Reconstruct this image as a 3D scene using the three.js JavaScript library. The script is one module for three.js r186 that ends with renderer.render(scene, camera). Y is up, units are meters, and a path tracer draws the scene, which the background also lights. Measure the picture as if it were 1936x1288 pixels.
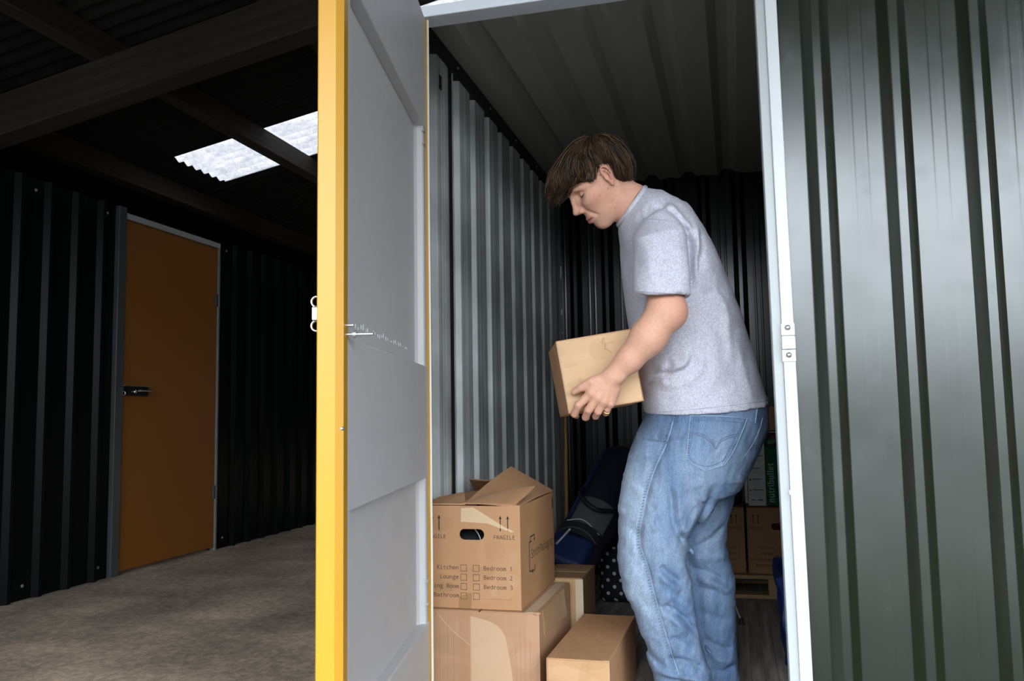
import * as THREE from 'three';
import { RoundedBoxGeometry } from 'three/addons/geometries/RoundedBoxGeometry.js';
import { mergeGeometries, toCreasedNormals } from 'three/addons/utils/BufferGeometryUtils.js';

// ---------------------------------------------------------------- camera, sky, exposure
const scene = new THREE.Scene();
const FOC = 1600, FW = 1936, FH = 1288;
const camera = new THREE.PerspectiveCamera(2 * Math.atan(FH / 2 / FOC) * 180 / Math.PI, FW / FH, 0.05, 200);
camera.rotation.order = 'YXZ';
camera.rotation.set(THREE.MathUtils.degToRad(5.2), THREE.MathUtils.degToRad(14.6), THREE.MathUtils.degToRad(-0.95));
camera.position.set(0, 0.88, 2.19);
camera.updateMatrixWorld(true);
scene.add(camera);

// bright overcast sky
{
  const W = 64, H = 64, d = new Uint8Array(W * H * 4);
  for (let j = 0; j < H; j++) for (let i = 0; i < W; i++) {
    const el = (j + 0.5) / H * Math.PI - Math.PI / 2, s = Math.max(0, Math.sin(el));
    const l = el < 0 ? 0.3 : 0.62 + 0.38 * s;
    const k = (j * W + i) * 4;
    d[k] = 255 * l * 0.94; d[k + 1] = 255 * l * 0.965; d[k + 2] = 255 * l; d[k + 3] = 255;
  }
  const t = new THREE.DataTexture(d, W, H);
  t.colorSpace = THREE.SRGBColorSpace; t.magFilter = THREE.LinearFilter; t.mapping = THREE.EquirectangularReflectionMapping; t.needsUpdate = true;
  scene.background = t; scene.environment = t;
  scene.backgroundIntensity = 1; scene.environmentIntensity = 1;
}
const EXPOSURE = 23;

// the drawing board: a fixed upright frame in front of the unit in which bodies and leaning things are laid out
const BOARD_AT = new THREE.Vector3(0, 0.88, 2.19);
const BOARD_FRAME = new THREE.Matrix4().makeRotationFromEuler(new THREE.Euler(THREE.MathUtils.degToRad(5.2), THREE.MathUtils.degToRad(14.6), THREE.MathUtils.degToRad(-0.95), 'YXZ')).setPosition(BOARD_AT);

// ---------------------------------------------------------------- helpers
let seed = 20240607;
const rnd = () => { seed |= 0; seed = seed + 0x6D2B79F5 | 0; let t = Math.imul(seed ^ seed >>> 15, 1 | seed); t = t + Math.imul(t ^ t >>> 7, 61 | t) ^ t; return ((t ^ t >>> 14) >>> 0) / 4294967296; };
const rr = (a, b) => a + (b - a) * rnd();
const V3 = (x, y, z) => new THREE.Vector3(x, y, z);
const usedNames = {};
function numbered(n) { const k = usedNames[n] ?? 0; usedNames[n] = k + 1; return k ? n + '_' + String(k).padStart(3, '0') : n; }
function tag(o, label, category, group) { o.userData.label = label; if (category) o.userData.category = category; if (group) o.userData.group = group; return o; }
function mesh(name, geo, mat, parent = scene) {
  const m = new THREE.Mesh(geo, mat); m.name = numbered(name); m.castShadow = m.receiveShadow = true; parent.add(m); return m;
}
function thing(name, label, category, pos = [0, 0, 0], turn = 0, group) {
  const g = new THREE.Group(); g.name = numbered(name); g.position.set(...pos); g.rotation.y = turn; scene.add(g);
  return tag(g, label, category, group);
}
function struct(name, label) { const g = new THREE.Group(); g.name = numbered(name); scene.add(g); g.userData.kind = 'structure'; if (label) g.userData.label = label; return g; }
const L = (r, g, b) => new THREE.Color().setRGB(r, g, b);
const M = (r, g, b, roughness = 0.8, o = {}) => new THREE.MeshPhysicalMaterial({ color: L(r, g, b), roughness, metalness: 0, ...o });
function rbox(w, h, d, x = 0, y = 0, z = 0, r = 0.003, seg = 2) {
  const g = new RoundedBoxGeometry(w, h, d, seg, Math.min(r, w * 0.45, h * 0.45, d * 0.45)); g.translate(x, y, z); return g;
}
function spanBox(x0, x1, y0, y1, z0, z1, r = 0.002) { return rbox(Math.abs(x1 - x0), Math.abs(y1 - y0), Math.abs(z1 - z0), (x0 + x1) / 2, (y0 + y1) / 2, (z0 + z1) / 2, r, 1); }
function cyl(r0, r1, h, seg = 16) { return new THREE.CylinderGeometry(r0, r1, h, seg); }
function tubeGeo(pts, r, seg = 24, sides = 8) { return new THREE.TubeGeometry(new THREE.CatmullRomCurve3(pts), seg, r, sides, false); }
// a folded sheet: profile [[u, w], ...] with thickness t along w, swept from v0 to v1, placed by map(u, w, v)
function sheetGeo(profile, t, v0, v1, map, vSteps = 1) {
  const pos = [], uv = [];
  const quad = (a, b, c, d, ua, ub, uc, ud) => { for (const p of [a, b, c, a, c, d]) pos.push(p.x, p.y, p.z); for (const q of [ua, ub, uc, ua, uc, ud]) uv.push(q[0], q[1]); };
  const n = profile.length;
  for (let s = 0; s < vSteps; s++) {
    const a0 = v0 + (v1 - v0) * s / vSteps, a1 = v0 + (v1 - v0) * (s + 1) / vSteps;
    for (let i = 0; i < n - 1; i++) {
      const [u0, w0] = profile[i], [u1, w1] = profile[i + 1];
      quad(map(u0, w0, a0), map(u1, w1, a0), map(u1, w1, a1), map(u0, w0, a1), [u0, a0], [u1, a0], [u1, a1], [u0, a1]);
      quad(map(u1, w1 - t, a0), map(u0, w0 - t, a0), map(u0, w0 - t, a1), map(u1, w1 - t, a1), [u1, a0], [u0, a0], [u0, a1], [u1, a1]);
    }
  }
  for (let i = 0; i < n - 1; i++) {
    const [u0, w0] = profile[i], [u1, w1] = profile[i + 1];
    quad(map(u0, w0 - t, v0), map(u1, w1 - t, v0), map(u1, w1, v0), map(u0, w0, v0), [u0, v0], [u1, v0], [u1, v0], [u0, v0]);
    quad(map(u0, w0, v1), map(u1, w1, v1), map(u1, w1 - t, v1), map(u0, w0 - t, v1), [u0, v1], [u1, v1], [u1, v1], [u0, v1]);
  }
  for (const i of [0, n - 1]) {
    const [u, w] = profile[i];
    quad(map(u, w - t, v0), map(u, w, v0), map(u, w, v1), map(u, w - t, v1), [u, v0], [u, v0], [u, v1], [u, v1]);
  }
  const g = new THREE.BufferGeometry();
  g.setAttribute('position', new THREE.Float32BufferAttribute(pos, 3));
  g.setAttribute('uv', new THREE.Float32BufferAttribute(uv, 2));
  g.computeVertexNormals();
  return g;
}
// trapezoidal cladding: ribs start at the given u positions, stand `depth` proud of the flats (negative: sunk), fine swages in each flat
function cladProfile(u0, u1, ribs, depth, slope = 0.0235, crown = 0.02, swage = 0.0008) {
  const p = [[u0, 0]];
  const c = 0.0013;
  let last = u0;
  const flat = (a, b) => {
    const w = b - a; if (w < 0.07) return;
    for (const f of [0.36, 0.64]) { const m = a + w * f; p.push([m - 0.007, 0], [m - 0.003, swage], [m + 0.003, swage], [m + 0.007, 0]); }
  };
  const W = 2 * slope + crown;
  for (const r of ribs) {
    if (r < u0 + 0.004 || r + W > u1 - 0.004) continue;
    flat(last, r);
    const k = depth / slope, e = c * Math.abs(depth) / slope;
    p.push([r - c, 0], [r + c * 0.7, depth * c * 0.7 / slope], [r + slope - c * 0.7, depth - depth * c * 0.7 / slope], [r + slope + c, depth], [r + slope + crown - c, depth], [r + slope + crown + c * 0.7, depth - depth * c * 0.7 / slope], [r + W - c * 0.7, depth * c * 0.7 / slope], [r + W + c, 0]);
    last = r + W;
  }
  flat(last, u1); p.push([u1, 0]);
  return p;
}
// value noise + fbm
function hash2(x, y, s) { let h = Math.imul(x, 374761393) + Math.imul(y, 668265263) + Math.imul(s, 982451653); h = Math.imul(h ^ h >>> 13, 1274126177); return ((h ^ h >>> 16) >>> 0) / 4294967296; }
function vnoise(x, y, per, s) {
  const xi = Math.floor(x), yi = Math.floor(y), fx = x - xi, fy = y - yi, sx = fx * fx * (3 - 2 * fx), sy = fy * fy * (3 - 2 * fy);
  const m = (a) => per ? ((a % per) + per) % per : a;
  const a = hash2(m(xi), m(yi), s), b = hash2(m(xi + 1), m(yi), s), c = hash2(m(xi), m(yi + 1), s), d = hash2(m(xi + 1), m(yi + 1), s);
  return (a + (b - a) * sx) * (1 - sy) + (c + (d - c) * sx) * sy;
}
function fbm(x, y, per, s, oct = 4) { let v = 0, a = 0.5, t = 0; for (let o = 0; o < oct; o++) { v += a * vnoise(x, y, per, s + o); t += a; a *= 0.5; x *= 2; y *= 2; per *= 2; } return v / t; }
function dataTex(size, fn, srgb, repeat = 1) {
  const d = new Uint8Array(size * size * 4);
  for (let j = 0; j < size; j++) for (let i = 0; i < size; i++) {
    const c = fn(i / size, j / size), k = (j * size + i) * 4;
    d[k] = c[0]; d[k + 1] = c[1]; d[k + 2] = c[2]; d[k + 3] = 255;
  }
  const t = new THREE.DataTexture(d, size, size);
  t.wrapS = t.wrapT = THREE.RepeatWrapping; t.magFilter = THREE.LinearFilter; t.minFilter = THREE.LinearMipmapLinearFilter; t.generateMipmaps = true;
  if (srgb) t.colorSpace = THREE.SRGBColorSpace;
  t.repeat.set(repeat, repeat); t.needsUpdate = true; return t;
}
const clamp = (x, a, b) => Math.min(b, Math.max(a, x));
const g8 = (v) => { const x = clamp(v, 0, 255); return [x, x, x]; };
function worldUV(g, fx, fy) {
  const p = g.attributes.position, uv = new Float32Array(p.count * 2);
  for (let i = 0; i < p.count; i++) { const x = p.getX(i), y = p.getY(i), z = p.getZ(i); uv[2 * i] = fx(x, y, z); uv[2 * i + 1] = fy(x, y, z); }
  g.setAttribute('uv', new THREE.BufferAttribute(uv, 2)); return g;
}

// ---------------------------------------------------------------- materials of the place
const concreteTex = dataTex(1024, (u, v) => {
  const a = fbm(u * 6, v * 6, 6, 3, 5), b = fbm(u * 90, v * 90, 90, 9, 3), c = vnoise(u * 420, v * 420, 420, 17), d = fbm(u * 160, v * 14, 2, 31, 3);
  let l = 0.72 + (a - 0.5) * 0.42 + (b - 0.5) * 0.3 + (c - 0.5) * 0.16 + (d - 0.5) * 0.14;
  if (hash2(Math.floor(u * 340), Math.floor(v * 340), 77) > 0.9965) l -= 0.22;
  return [clamp(l * 205, 0, 255), clamp(l * 186, 0, 255), clamp(l * 166, 0, 255)];
}, true, 0.5);
const concreteBump = dataTex(512, (u, v) => g8(255 * (0.5 * fbm(u * 60, v * 60, 60, 5, 4) + 0.5 * fbm(u * 120, v * 10, 10, 6, 2))), false, 0.5);
const matConcrete = new THREE.MeshPhysicalMaterial({ map: concreteTex, bumpMap: concreteBump, bumpScale: 0.004, roughness: 0.82, color: L(0.84, 0.8, 0.75) });
const greyScratch = dataTex(512, (u, v) => g8(255 * (0.36 + 0.25 * fbm(u * 8, v * 8, 8, 51, 4) + 0.06 * fbm(u * 200, v * 4, 4, 52, 2))), false, 1);
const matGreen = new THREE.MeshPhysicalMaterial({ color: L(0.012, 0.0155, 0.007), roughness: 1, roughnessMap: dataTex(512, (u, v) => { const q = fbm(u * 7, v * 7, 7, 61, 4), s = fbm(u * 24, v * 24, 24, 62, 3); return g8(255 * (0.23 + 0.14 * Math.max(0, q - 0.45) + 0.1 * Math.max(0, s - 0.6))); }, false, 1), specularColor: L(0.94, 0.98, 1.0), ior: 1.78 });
const matGreenIn = M(0.003, 0.004, 0.0037, 0.3, { ior: 1.25, specularIntensity: 0.4 });  // same steel as the front, darkened to stand for the dim corridor and interior
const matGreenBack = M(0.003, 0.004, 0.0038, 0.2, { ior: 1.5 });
const matLinerGrey = new THREE.MeshPhysicalMaterial({ color: L(0.92, 0.98, 0.955), roughness: 0.42, map: dataTex(512, (u, v) => g8(255 * clamp(0.72 + 0.42 * (fbm(u * 70, 0.5, 70, 55, 3) - 0.5) + 0.2 * (fbm(u * 9, v * 9, 9, 57, 3) - 0.5), 0, 1)), true, 1) });
const matCeil = M(0.4, 0.4, 0.345, 0.55);
const matWhite = M(0.8, 0.83, 0.84, 0.38);
const matYellow = M(0.48, 0.245, 0.013, 0.38);
const matYellowShaded = M(0.2, 0.066, 0.0006, 0.6);  // door yellow with the dimness of the corridor put into its colour
const matDoorGrey = new THREE.MeshPhysicalMaterial({ color: L(0.54, 0.537, 0.533), roughness: 1, roughnessMap: greyScratch });
const matSteel = M(0.62, 0.62, 0.62, 0.25, { metalness: 1 });
const matZinc = M(0.6, 0.61, 0.62, 0.36, { metalness: 0.9 });
const matDark = M(0.012, 0.012, 0.012, 0.7);
const matTrimDark = M(0.05, 0.058, 0.06, 0.3);
const matRoof = new THREE.MeshPhysicalMaterial({ color: L(0.011, 0.01, 0.009), roughness: 0.95, map: dataTex(256, (u, v) => g8(120 + 135 * fbm(u * 12, v * 12, 12, 71, 4)), true, 1) });
const matTimber = new THREE.MeshPhysicalMaterial({ color: L(0.065, 0.05, 0.035), roughness: 0.85, map: dataTex(512, (u, v) => g8(110 + 130 * fbm(u * 4, v * 60, 4, 81, 4)), true, 1) });
const skyTex = dataTex(512, (u, v) => { const a = fbm(u * 40, v * 40, 40, 91, 3), b = fbm(u * 5, v * 5, 5, 93, 3), s = hash2(Math.floor(u * 170), Math.floor(v * 170), 5) > 0.94 ? -0.2 : 0; return g8(255 * clamp(0.95 + (a - 0.5) * 0.16 + (b - 0.5) * 0.14 + s * 0.35, 0, 1)); }, true, 2);
const matSkylight = new THREE.MeshPhysicalMaterial({ map: skyTex, color: L(0.44, 0.44, 0.445), roughness: 1, transmission: 0.7, thickness: 0 });

// ---------------------------------------------------------------- ground and floor
{
  const f = mesh('floor', worldUV(spanBox(-9, 9, -0.12, 0, -10, 0.06, 0.001), (x, y, z) => x, (x, y, z) => z), matConcrete);
  f.userData.kind = 'structure'; f.userData.label = 'pale concrete floor of the storage shed';
  const yard = mesh('yard_ground', worldUV(spanBox(-40, 40, -0.14, -0.004, 0.06, 60, 0.001), (x, y, z) => x, (x, y, z) => z), M(0.06, 0.06, 0.056, 0.85));
  yard.userData.kind = 'structure'; yard.userData.label = 'dark asphalt yard in front of the shed';
  const uf = mesh('floor_unit', worldUV(spanBox(-0.93, 1.2, 0.0, 0.03, -2.46, -0.04, 0.002), (x, y, z) => z, (x, y, z) => x),
    new THREE.MeshPhysicalMaterial({ color: L(0.55, 0.5, 0.44), roughness: 0.8, map: dataTex(512, (u, v) => g8(130 + 110 * fbm(u * 5, v * 70, 5, 101, 4) - (Math.abs((v * 24) % 1 - 0.5) < 0.04 ? 40 : 0)), true, 1) }));
  uf.userData.kind = 'structure'; uf.userData.label = 'dull grooved floor inside the open storage unit';
}

// ---------------------------------------------------------------- shed roof: corrugated sheets on purlins and a rafter
const RS = 0.19, ry = (x) => 2.7 + RS * (x + 3.5);
const rl = Math.hypot(1, RS);
{
  const roof = struct('ceiling_shed', 'dark corrugated shed roof with translucent rooflight sheets');
  const P = 0.62, waves = 6.5, X0 = [-5.42, -3.62, -1.82, -0.02, 1.78, 3.58], len = 1.8;
  const prof = []; const N = 65; for (let i = 0; i <= N; i++) { const u = P * i / N; prof.push([u, 0.0135 * Math.sin(2 * Math.PI * waves * i / N)]); }
  const geoCache = {};
  const geoFor = (x0, w) => geoCache[w] ?? (geoCache[w] = toCreasedNormals(sheetGeo(prof, 0.006, 0, len * w, (u, q, v) => V3(v - q * RS / rl, v * RS + q / rl, -u)), 0.6));
  for (let c = -10; c < 9; c++) {
    const z = -2.65 - c * P; // near edge of column c
    X0.forEach((x0, i) => {
      const isLight = (i === 1 && c === 0) || (i === 2 && c === -1) || (i === 2 && c === -2);
      const g = geoFor(x0, 1);
      const m = mesh(isLight ? 'rooflight_sheet' : 'roof_sheet', g, isLight ? matSkylight : matRoof, roof);
      m.position.set(x0, ry(x0) + (i % 2) * 0.001, z);
      if (isLight) m.userData.label = 'translucent corrugated rooflight sheet';
    });
  }
  // purlins run front to back under the sheets
  for (const px of [-4.75, -3.86, -2.93, -2.03, -1.1, -0.2, 0.7, 1.6, 2.5, 3.4, 4.3]) {
    const g = worldUV(rbox(0.075, 0.15, 12.8, 0, 0, 0, 0.006, 1), (x, y, z) => z * 0.6, (x, y, z) => y * 1.3 + x);
    const p = mesh('purlin', g, matTimber, roof); p.position.set(px, ry(px) - 0.095, -2.95); p.rotation.z = Math.atan(RS);
  }
  for (const [rz, h] of [[-1.2, 0.21], [-6.2, 0.21], [2.6, 0.21]]) {
    const g = worldUV(rbox(10.9 * rl, h, 0.13, 0, 0, 0, 0.006, 1), (x, y, z) => x * 0.6, (x, y, z) => y + z);
    const p = mesh('rafter', g, matTimber, roof); p.position.set(0, ry(0) - 0.17 - h / 2, rz); p.rotation.z = Math.atan(RS);
  }
  // outer walls of the shed
  const shedWall = (name, g, label) => { const w = mesh(name, g, matGreenIn); w.userData.kind = 'structure'; w.userData.label = label; };
  shedWall('wall_shed_left', spanBox(-5.5, -5.42, 0, 2.42, -10, 3.58), 'outer shed wall beyond the left storage row');
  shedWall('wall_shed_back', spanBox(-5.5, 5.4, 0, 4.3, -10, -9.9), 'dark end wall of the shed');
  // the shed is open to the yard; a gable band hangs above the opening
  shedWall('wall_shed_gable', spanBox(-5.5, 5.4, 2.68, 4.4, 3.5, 3.58), 'cladding band above the open shed front');
  shedWall('wall_shed_right', spanBox(5.3, 5.38, 0, 4.3, -10, 3.58), 'outer shed wall on the right');
}

// ---------------------------------------------------------------- green cladding of the storage units
const screwGeo = (() => { const a = cyl(0.0055, 0.006, 0.004, 6); a.translate(0, 0.004, 0); const b = cyl(0.009, 0.009, 0.002, 16); b.translate(0, 0.001, 0); const g = mergeGeometries([a, b]); g.rotateX(Math.PI / 2); return g; })();
{
  // front wall right of the doorway, facing the camera (+z)
  const w = struct('wall_front', 'dark green ribbed steel wall right of the doorway');
  const ribs = []; for (let k = 0; k < 20; k++) ribs.push(0.199 + 0.1785 * k);
  let a = 0.147;
  for (let s = 0; s < 3; s++) {
    const b = 0.199 + 0.1785 * (6 * (s + 1)) - 0.03;
    const lap = s ? 0.0016 : 0;
    mesh('cladding_sheet', sheetGeo(cladProfile(a, b, ribs, 0.028), 0.0014, 0.012, 2.2, (u, q, v) => V3(u, v, q + lap)), matGreen, w);
    a = b - 0.012;
  }
  // the opposite row across the yard closes the view to the horizon
  const o = mesh('wall_opposite', spanBox(-40, 40, -0.1, 2.3, 17, 17.2), M(0.045, 0.055, 0.045, 0.7)); o.userData.kind = 'structure'; o.userData.label = 'dark wall across the yard';
  // narrow return left of the doorway
  mesh('cladding_sheet', sheetGeo([[-0.985, 0], [-0.862, 0]], 0.0014, 0.012, 2.2, (u, q, v) => V3(u, v, q)), matGreen, w);
  // backing of the wall so that no light passes
  mesh('wall_lining', spanBox(0.15, 3.3, 0.0, 2.2, -0.045, -0.012), matGreenIn, w);
  // fixing rail along the top
  mesh('top_rail', spanBox(0.147, 3.3, 2.2, 2.235, -0.05, 0.03), matTrimDark, w);
}
{
  // corridor wall on the left, facing +x
  const w = struct('wall_left', 'dark green ribbed steel wall of the left storage row');
  const X = -3.53, ribs = []; for (let k = 0; k < 60; k++) ribs.push(-4.6 + 0.196 * k);
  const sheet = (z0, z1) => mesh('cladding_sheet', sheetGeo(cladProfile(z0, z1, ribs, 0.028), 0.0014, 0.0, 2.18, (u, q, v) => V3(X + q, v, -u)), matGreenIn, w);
  const screw = (z, y) => { const m = mesh('screw', screwGeo, matZinc, w); m.position.set(X + 0.001, y, z); m.rotation.y = Math.PI / 2; };
  const cuts = [-2.0, -0.9, 0.2, 1.2, 2.02]; // u = -z
  for (let i = 0; i < cuts.length - 1; i++) sheet(cuts[i], cuts[i + 1]);
  const cuts2 = [3.055, 4.1, 5.2, 6.4, 7.6, 8.8, 9.8];
  for (let i = 0; i < cuts2.length - 1; i++) sheet(cuts2[i], cuts2[i + 1]);
  for (const z of [-1.42, -1.95, -3.16, -3.5, -4.1, -4.7]) { screw(z, 0.07); screw(z, 2.12); }
  mesh('wall_lining', spanBox(X - 0.06, X - 0.02, 0, 2.14, -9.8, -3.05), matGreenIn, w);
  mesh('wall_lining', spanBox(X - 0.06, X - 0.02, 0, 2.14, -2.05, 2.0), matGreenIn, w);
  mesh('jamb_strip', spanBox(X - 0.02, X + 0.03, 0, 2.18, -2.083, -2.02), M(0.045, 0.052, 0.056, 0.3), w);
  mesh('jamb_strip', spanBox(X - 0.02, X + 0.022, 0, 2.15, -3.06, -3.042), M(0.16, 0.17, 0.16, 0.35), w);
  mesh('head_strip', spanBox(X - 0.02, X + 0.026, 2.115, 2.15, -3.05, -2.083), M(0.3, 0.31, 0.31, 0.4), w);
  mesh('unit_roof', spanBox(-5.42, X - 0.02, 2.14, 2.17, -9.8, 2), matDark, w);
  // the closed door, its yellow darkened to orange for the corridor shade
  const d = struct('door_1', 'closed yellow storage door in the corridor wall, darkened to orange for the shade'); d.userData.category = 'door';
  mesh('door_leaf', spanBox(X - 0.03, X + 0.012, 0.02, 2.113, -3.04, -2.087, 0.004), matYellowShaded, d);
  const lock = new THREE.Group(); lock.name = 'hasp_lock'; d.add(lock);
  mesh('lock_plate', spanBox(X + 0.012, X + 0.03, 1.05, 1.105, -2.31, -2.085, 0.003), M(0.03, 0.03, 0.03, 0.16, { metalness: 0.6 }), lock);
  mesh('lock_edge', spanBox(X + 0.012, X + 0.033, 1.105, 1.109, -2.31, -2.085, 0.001), matSteel, lock);
  mesh('lock_bolt', (() => { const g = cyl(0.006, 0.006, 0.1, 12); g.rotateX(Math.PI / 2); g.translate(X + 0.037, 1.08, -2.28); return g; })(), matSteel, lock);
  mesh('lock_knob', (() => { const g = new THREE.SphereGeometry(0.012, 14, 10); g.translate(X + 0.036, 1.072, -2.18); return g; })(), matSteel, lock);
  mesh('lock_staple', (() => { const g = new THREE.TorusGeometry(0.012, 0.003, 8, 16); g.translate(X + 0.034, 1.06, -2.085); return g; })(), matSteel, lock);
  for (const y of [1.74, 0.4]) {
    const h = mesh('hinge', spanBox(X + 0.012, X + 0.022, y - 0.045, y + 0.045, -3.045, -3.015, 0.002), matTrimDark, d);
    const k = mesh('hinge_knuckle', (() => { const g = cyl(0.007, 0.007, 0.095, 10); g.translate(X + 0.024, y, -3.046); return g; })(), matTrimDark, h);
  }
}
// ---------------------------------------------------------------- the open unit
const WX = -0.93, BZ = -2.45;
{
  const w = struct('wall_unit_left', 'pale grey ribbed steel side wall inside the unit');
  const grooves = []; for (let k = 0; k < 10; k++) grooves.push(0.603 + 0.1965 * k);
  const lean = (u, q, v) => V3(WX + q, v, -u);
  mesh('cladding_sheet', sheetGeo(cladProfile(0.1, 0.546, [0.365 - 0.004], -0.03, 0.01, 0.048, 0.0008), 0.0014, 0.03, 2.112, lean), matLinerGrey, w);
  mesh('cladding_sheet', sheetGeo(cladProfile(0.592, 2.45, grooves, -0.03, 0.01, 0.048, 0.0008), 0.0014, 0.03, 2.112, lean), matLinerGrey, w);
  mesh('sticker', spanBox(WX, WX + 0.0015, 2.0, 2.05, -0.475, -0.45, 0.0003), matDark, w);
  mesh('slot_shade_strip', spanBox(WX - 0.02, WX - 0.002, 0.03, 2.112, -0.592, -0.546), matDark, w);  // black strip standing in for the shadow in the open slot
  mesh('outer_sheet', sheetGeo(cladProfile(0.0, 2.45, grooves.map((g) => g), -0.028), 0.0014, 0.0, 2.2, (u, q, v) => V3(WX - 0.045 - q - 0.03, v, -u)), matGreen, w);
  mesh('shade_gap_angle', spanBox(WX - 0.03, WX + 0.012, 2.112, 2.165, -2.45, -0.15), matDark, w);  // angle coloured black to stand for the shadow gap under the ceiling
  for (let k = 0; k < 5; k++) { const s = mesh('rivet', screwGeo, matZinc, w); s.position.set(WX + 0.0125, 2.138, -0.62 - 0.42 * k); s.rotation.y = Math.PI / 2; s.scale.set(0.7, 0.5, 0.7); }
  mesh('corner_post', spanBox(WX - 0.02, WX + 0.022, 0.03, 2.112, -2.45, -2.405), matTrimDark, w);
  for (const [y, h] of [[1.685, 0.07], [1.46, 0.03], [1.345, 0.01], [1.08, 0.04], [1.0, 0.02]]) mesh('light_leak_chip', spanBox(WX + 0.02, WX + 0.0235, y - h / 2, y + h / 2, -2.415, -2.404, 0.0005), matWhite, w);  // white chips imitating daylight leaking through the corner
}
{
  const w = struct('wall_unit_back', 'black green ribbed steel wall at the back of the unit');
  const ribs = []; for (let k = 0; k < 14; k++) ribs.push(-0.866 + 0.1785 * k);
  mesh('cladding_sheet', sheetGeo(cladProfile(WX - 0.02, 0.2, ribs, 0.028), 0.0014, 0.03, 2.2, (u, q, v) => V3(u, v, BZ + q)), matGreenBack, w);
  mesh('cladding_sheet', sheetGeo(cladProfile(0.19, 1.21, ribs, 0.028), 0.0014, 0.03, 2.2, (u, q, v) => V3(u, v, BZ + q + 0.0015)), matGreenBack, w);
  mesh('wall_lining', spanBox(WX - 0.07, 1.25, 0, 2.2, BZ - 0.05, BZ - 0.02), matGreenIn, w);
  const r = struct('wall_unit_right', 'ribbed steel wall on the far side of the unit behind the jamb');
  mesh('cladding_sheet', sheetGeo(cladProfile(0.05, 2.45, ribs.map((x) => x + 1.1), 0.028), 0.0014, 0.03, 2.2, (u, q, v) => V3(1.2 - q, v, -u)), matGreenIn, r);
}
{
  const c = struct('ceiling', 'grey ribbed steel ceiling of the unit');
  const ribs = []; for (let k = 0; k < 9; k++) ribs.push(WX + 0.09 + 0.2 * k);
  // ribs run front to back, sheets laid with a slight fall
  const cy = (z) => 2.165 + 0.004 * -z;
  mesh('ceiling_sheet', sheetGeo(cladProfile(WX - 0.02, 0.2, ribs, -0.03, 0.03, 0.035, 0.0), 0.0014, 0.3, 2.45, (u, q, v) => V3(u, cy(-v) - q, -v)), matCeil, c);
  mesh('ceiling_sheet', sheetGeo(cladProfile(0.19, 1.22, ribs, -0.03, 0.03, 0.035, 0.0), 0.0014, 0.3, 2.45, (u, q, v) => V3(u, cy(-v) - q, -v)), matCeil, c);
  mesh('ceiling_top', spanBox(WX - 0.07, 1.25, 2.205, 2.22, -2.5, -0.6), matDark, c);
  mesh('closure_strip', (() => { const g = spanBox(WX - 0.05, 1.22, -0.003, 0.003, -0.136, 0.136); g.rotateX(0.4); g.translate(0, 2.108, -0.18); return g; })(), matCeil, c);
}
{
  const f = struct('trim_1', 'white painted steel frame around the open doorway');
  // right jamb: front face, bright rebate strip
  mesh('jamb', spanBox(0.097, 0.121, 0.0, 2.05, -0.05, 0.022, 0.003), M(0.42, 0.455, 0.455, 0.38), f);
  mesh('jamb_stop', spanBox(0.12, 0.149, 0.0, 2.05, -0.05, 0.032, 0.003), M(0.6, 0.63, 0.64, 0.35), f);
  mesh('header', spanBox(-0.84, 0.148, 2.014, 2.047, -0.05, 0.02, 0.004), M(0.72, 0.76, 0.8, 0.4), f);
  mesh('hinge_jamb', spanBox(-0.862, -0.822, 0.0, 2.05, -0.06, 0.012, 0.003), matWhite, f);
  // the lock side of the frame stands slightly out of plumb
  for (const m of f.children) if (m.name.startsWith('jamb')) { m.rotation.z = 0.0065; m.position.set(0.0065 * 1.0, -0.0065 * 0.12, 0); }
  const k = new THREE.Group(); k.name = 'strike_plate'; f.add(k);
  mesh('tab', rbox(0.032, 0.03, 0.004, 0.1335, 1.083, 0.034, 0.003), M(0.7, 0.71, 0.72, 0.3), k);
  mesh('tab', rbox(0.032, 0.03, 0.004, 0.1335, 1.019, 0.034, 0.003), M(0.7, 0.71, 0.72, 0.3), k);
  mesh('bridge', rbox(0.032, 0.032, 0.006, 0.1335, 1.05, 0.041, 0.003), M(0.7, 0.71, 0.72, 0.3), k);
  for (const y of [1.087, 1.02]) { const g = new THREE.SphereGeometry(0.0075, 16, 10, 0, Math.PI * 2, 0, Math.PI / 2); g.rotateX(Math.PI / 2); g.translate(0.133, y, 0.0355); mesh('bolt_head', g, matZinc, k); }
  const s = mesh('screw', screwGeo, matZinc, f); s.position.set(0.128, 0.69, 0.032);
}
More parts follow.
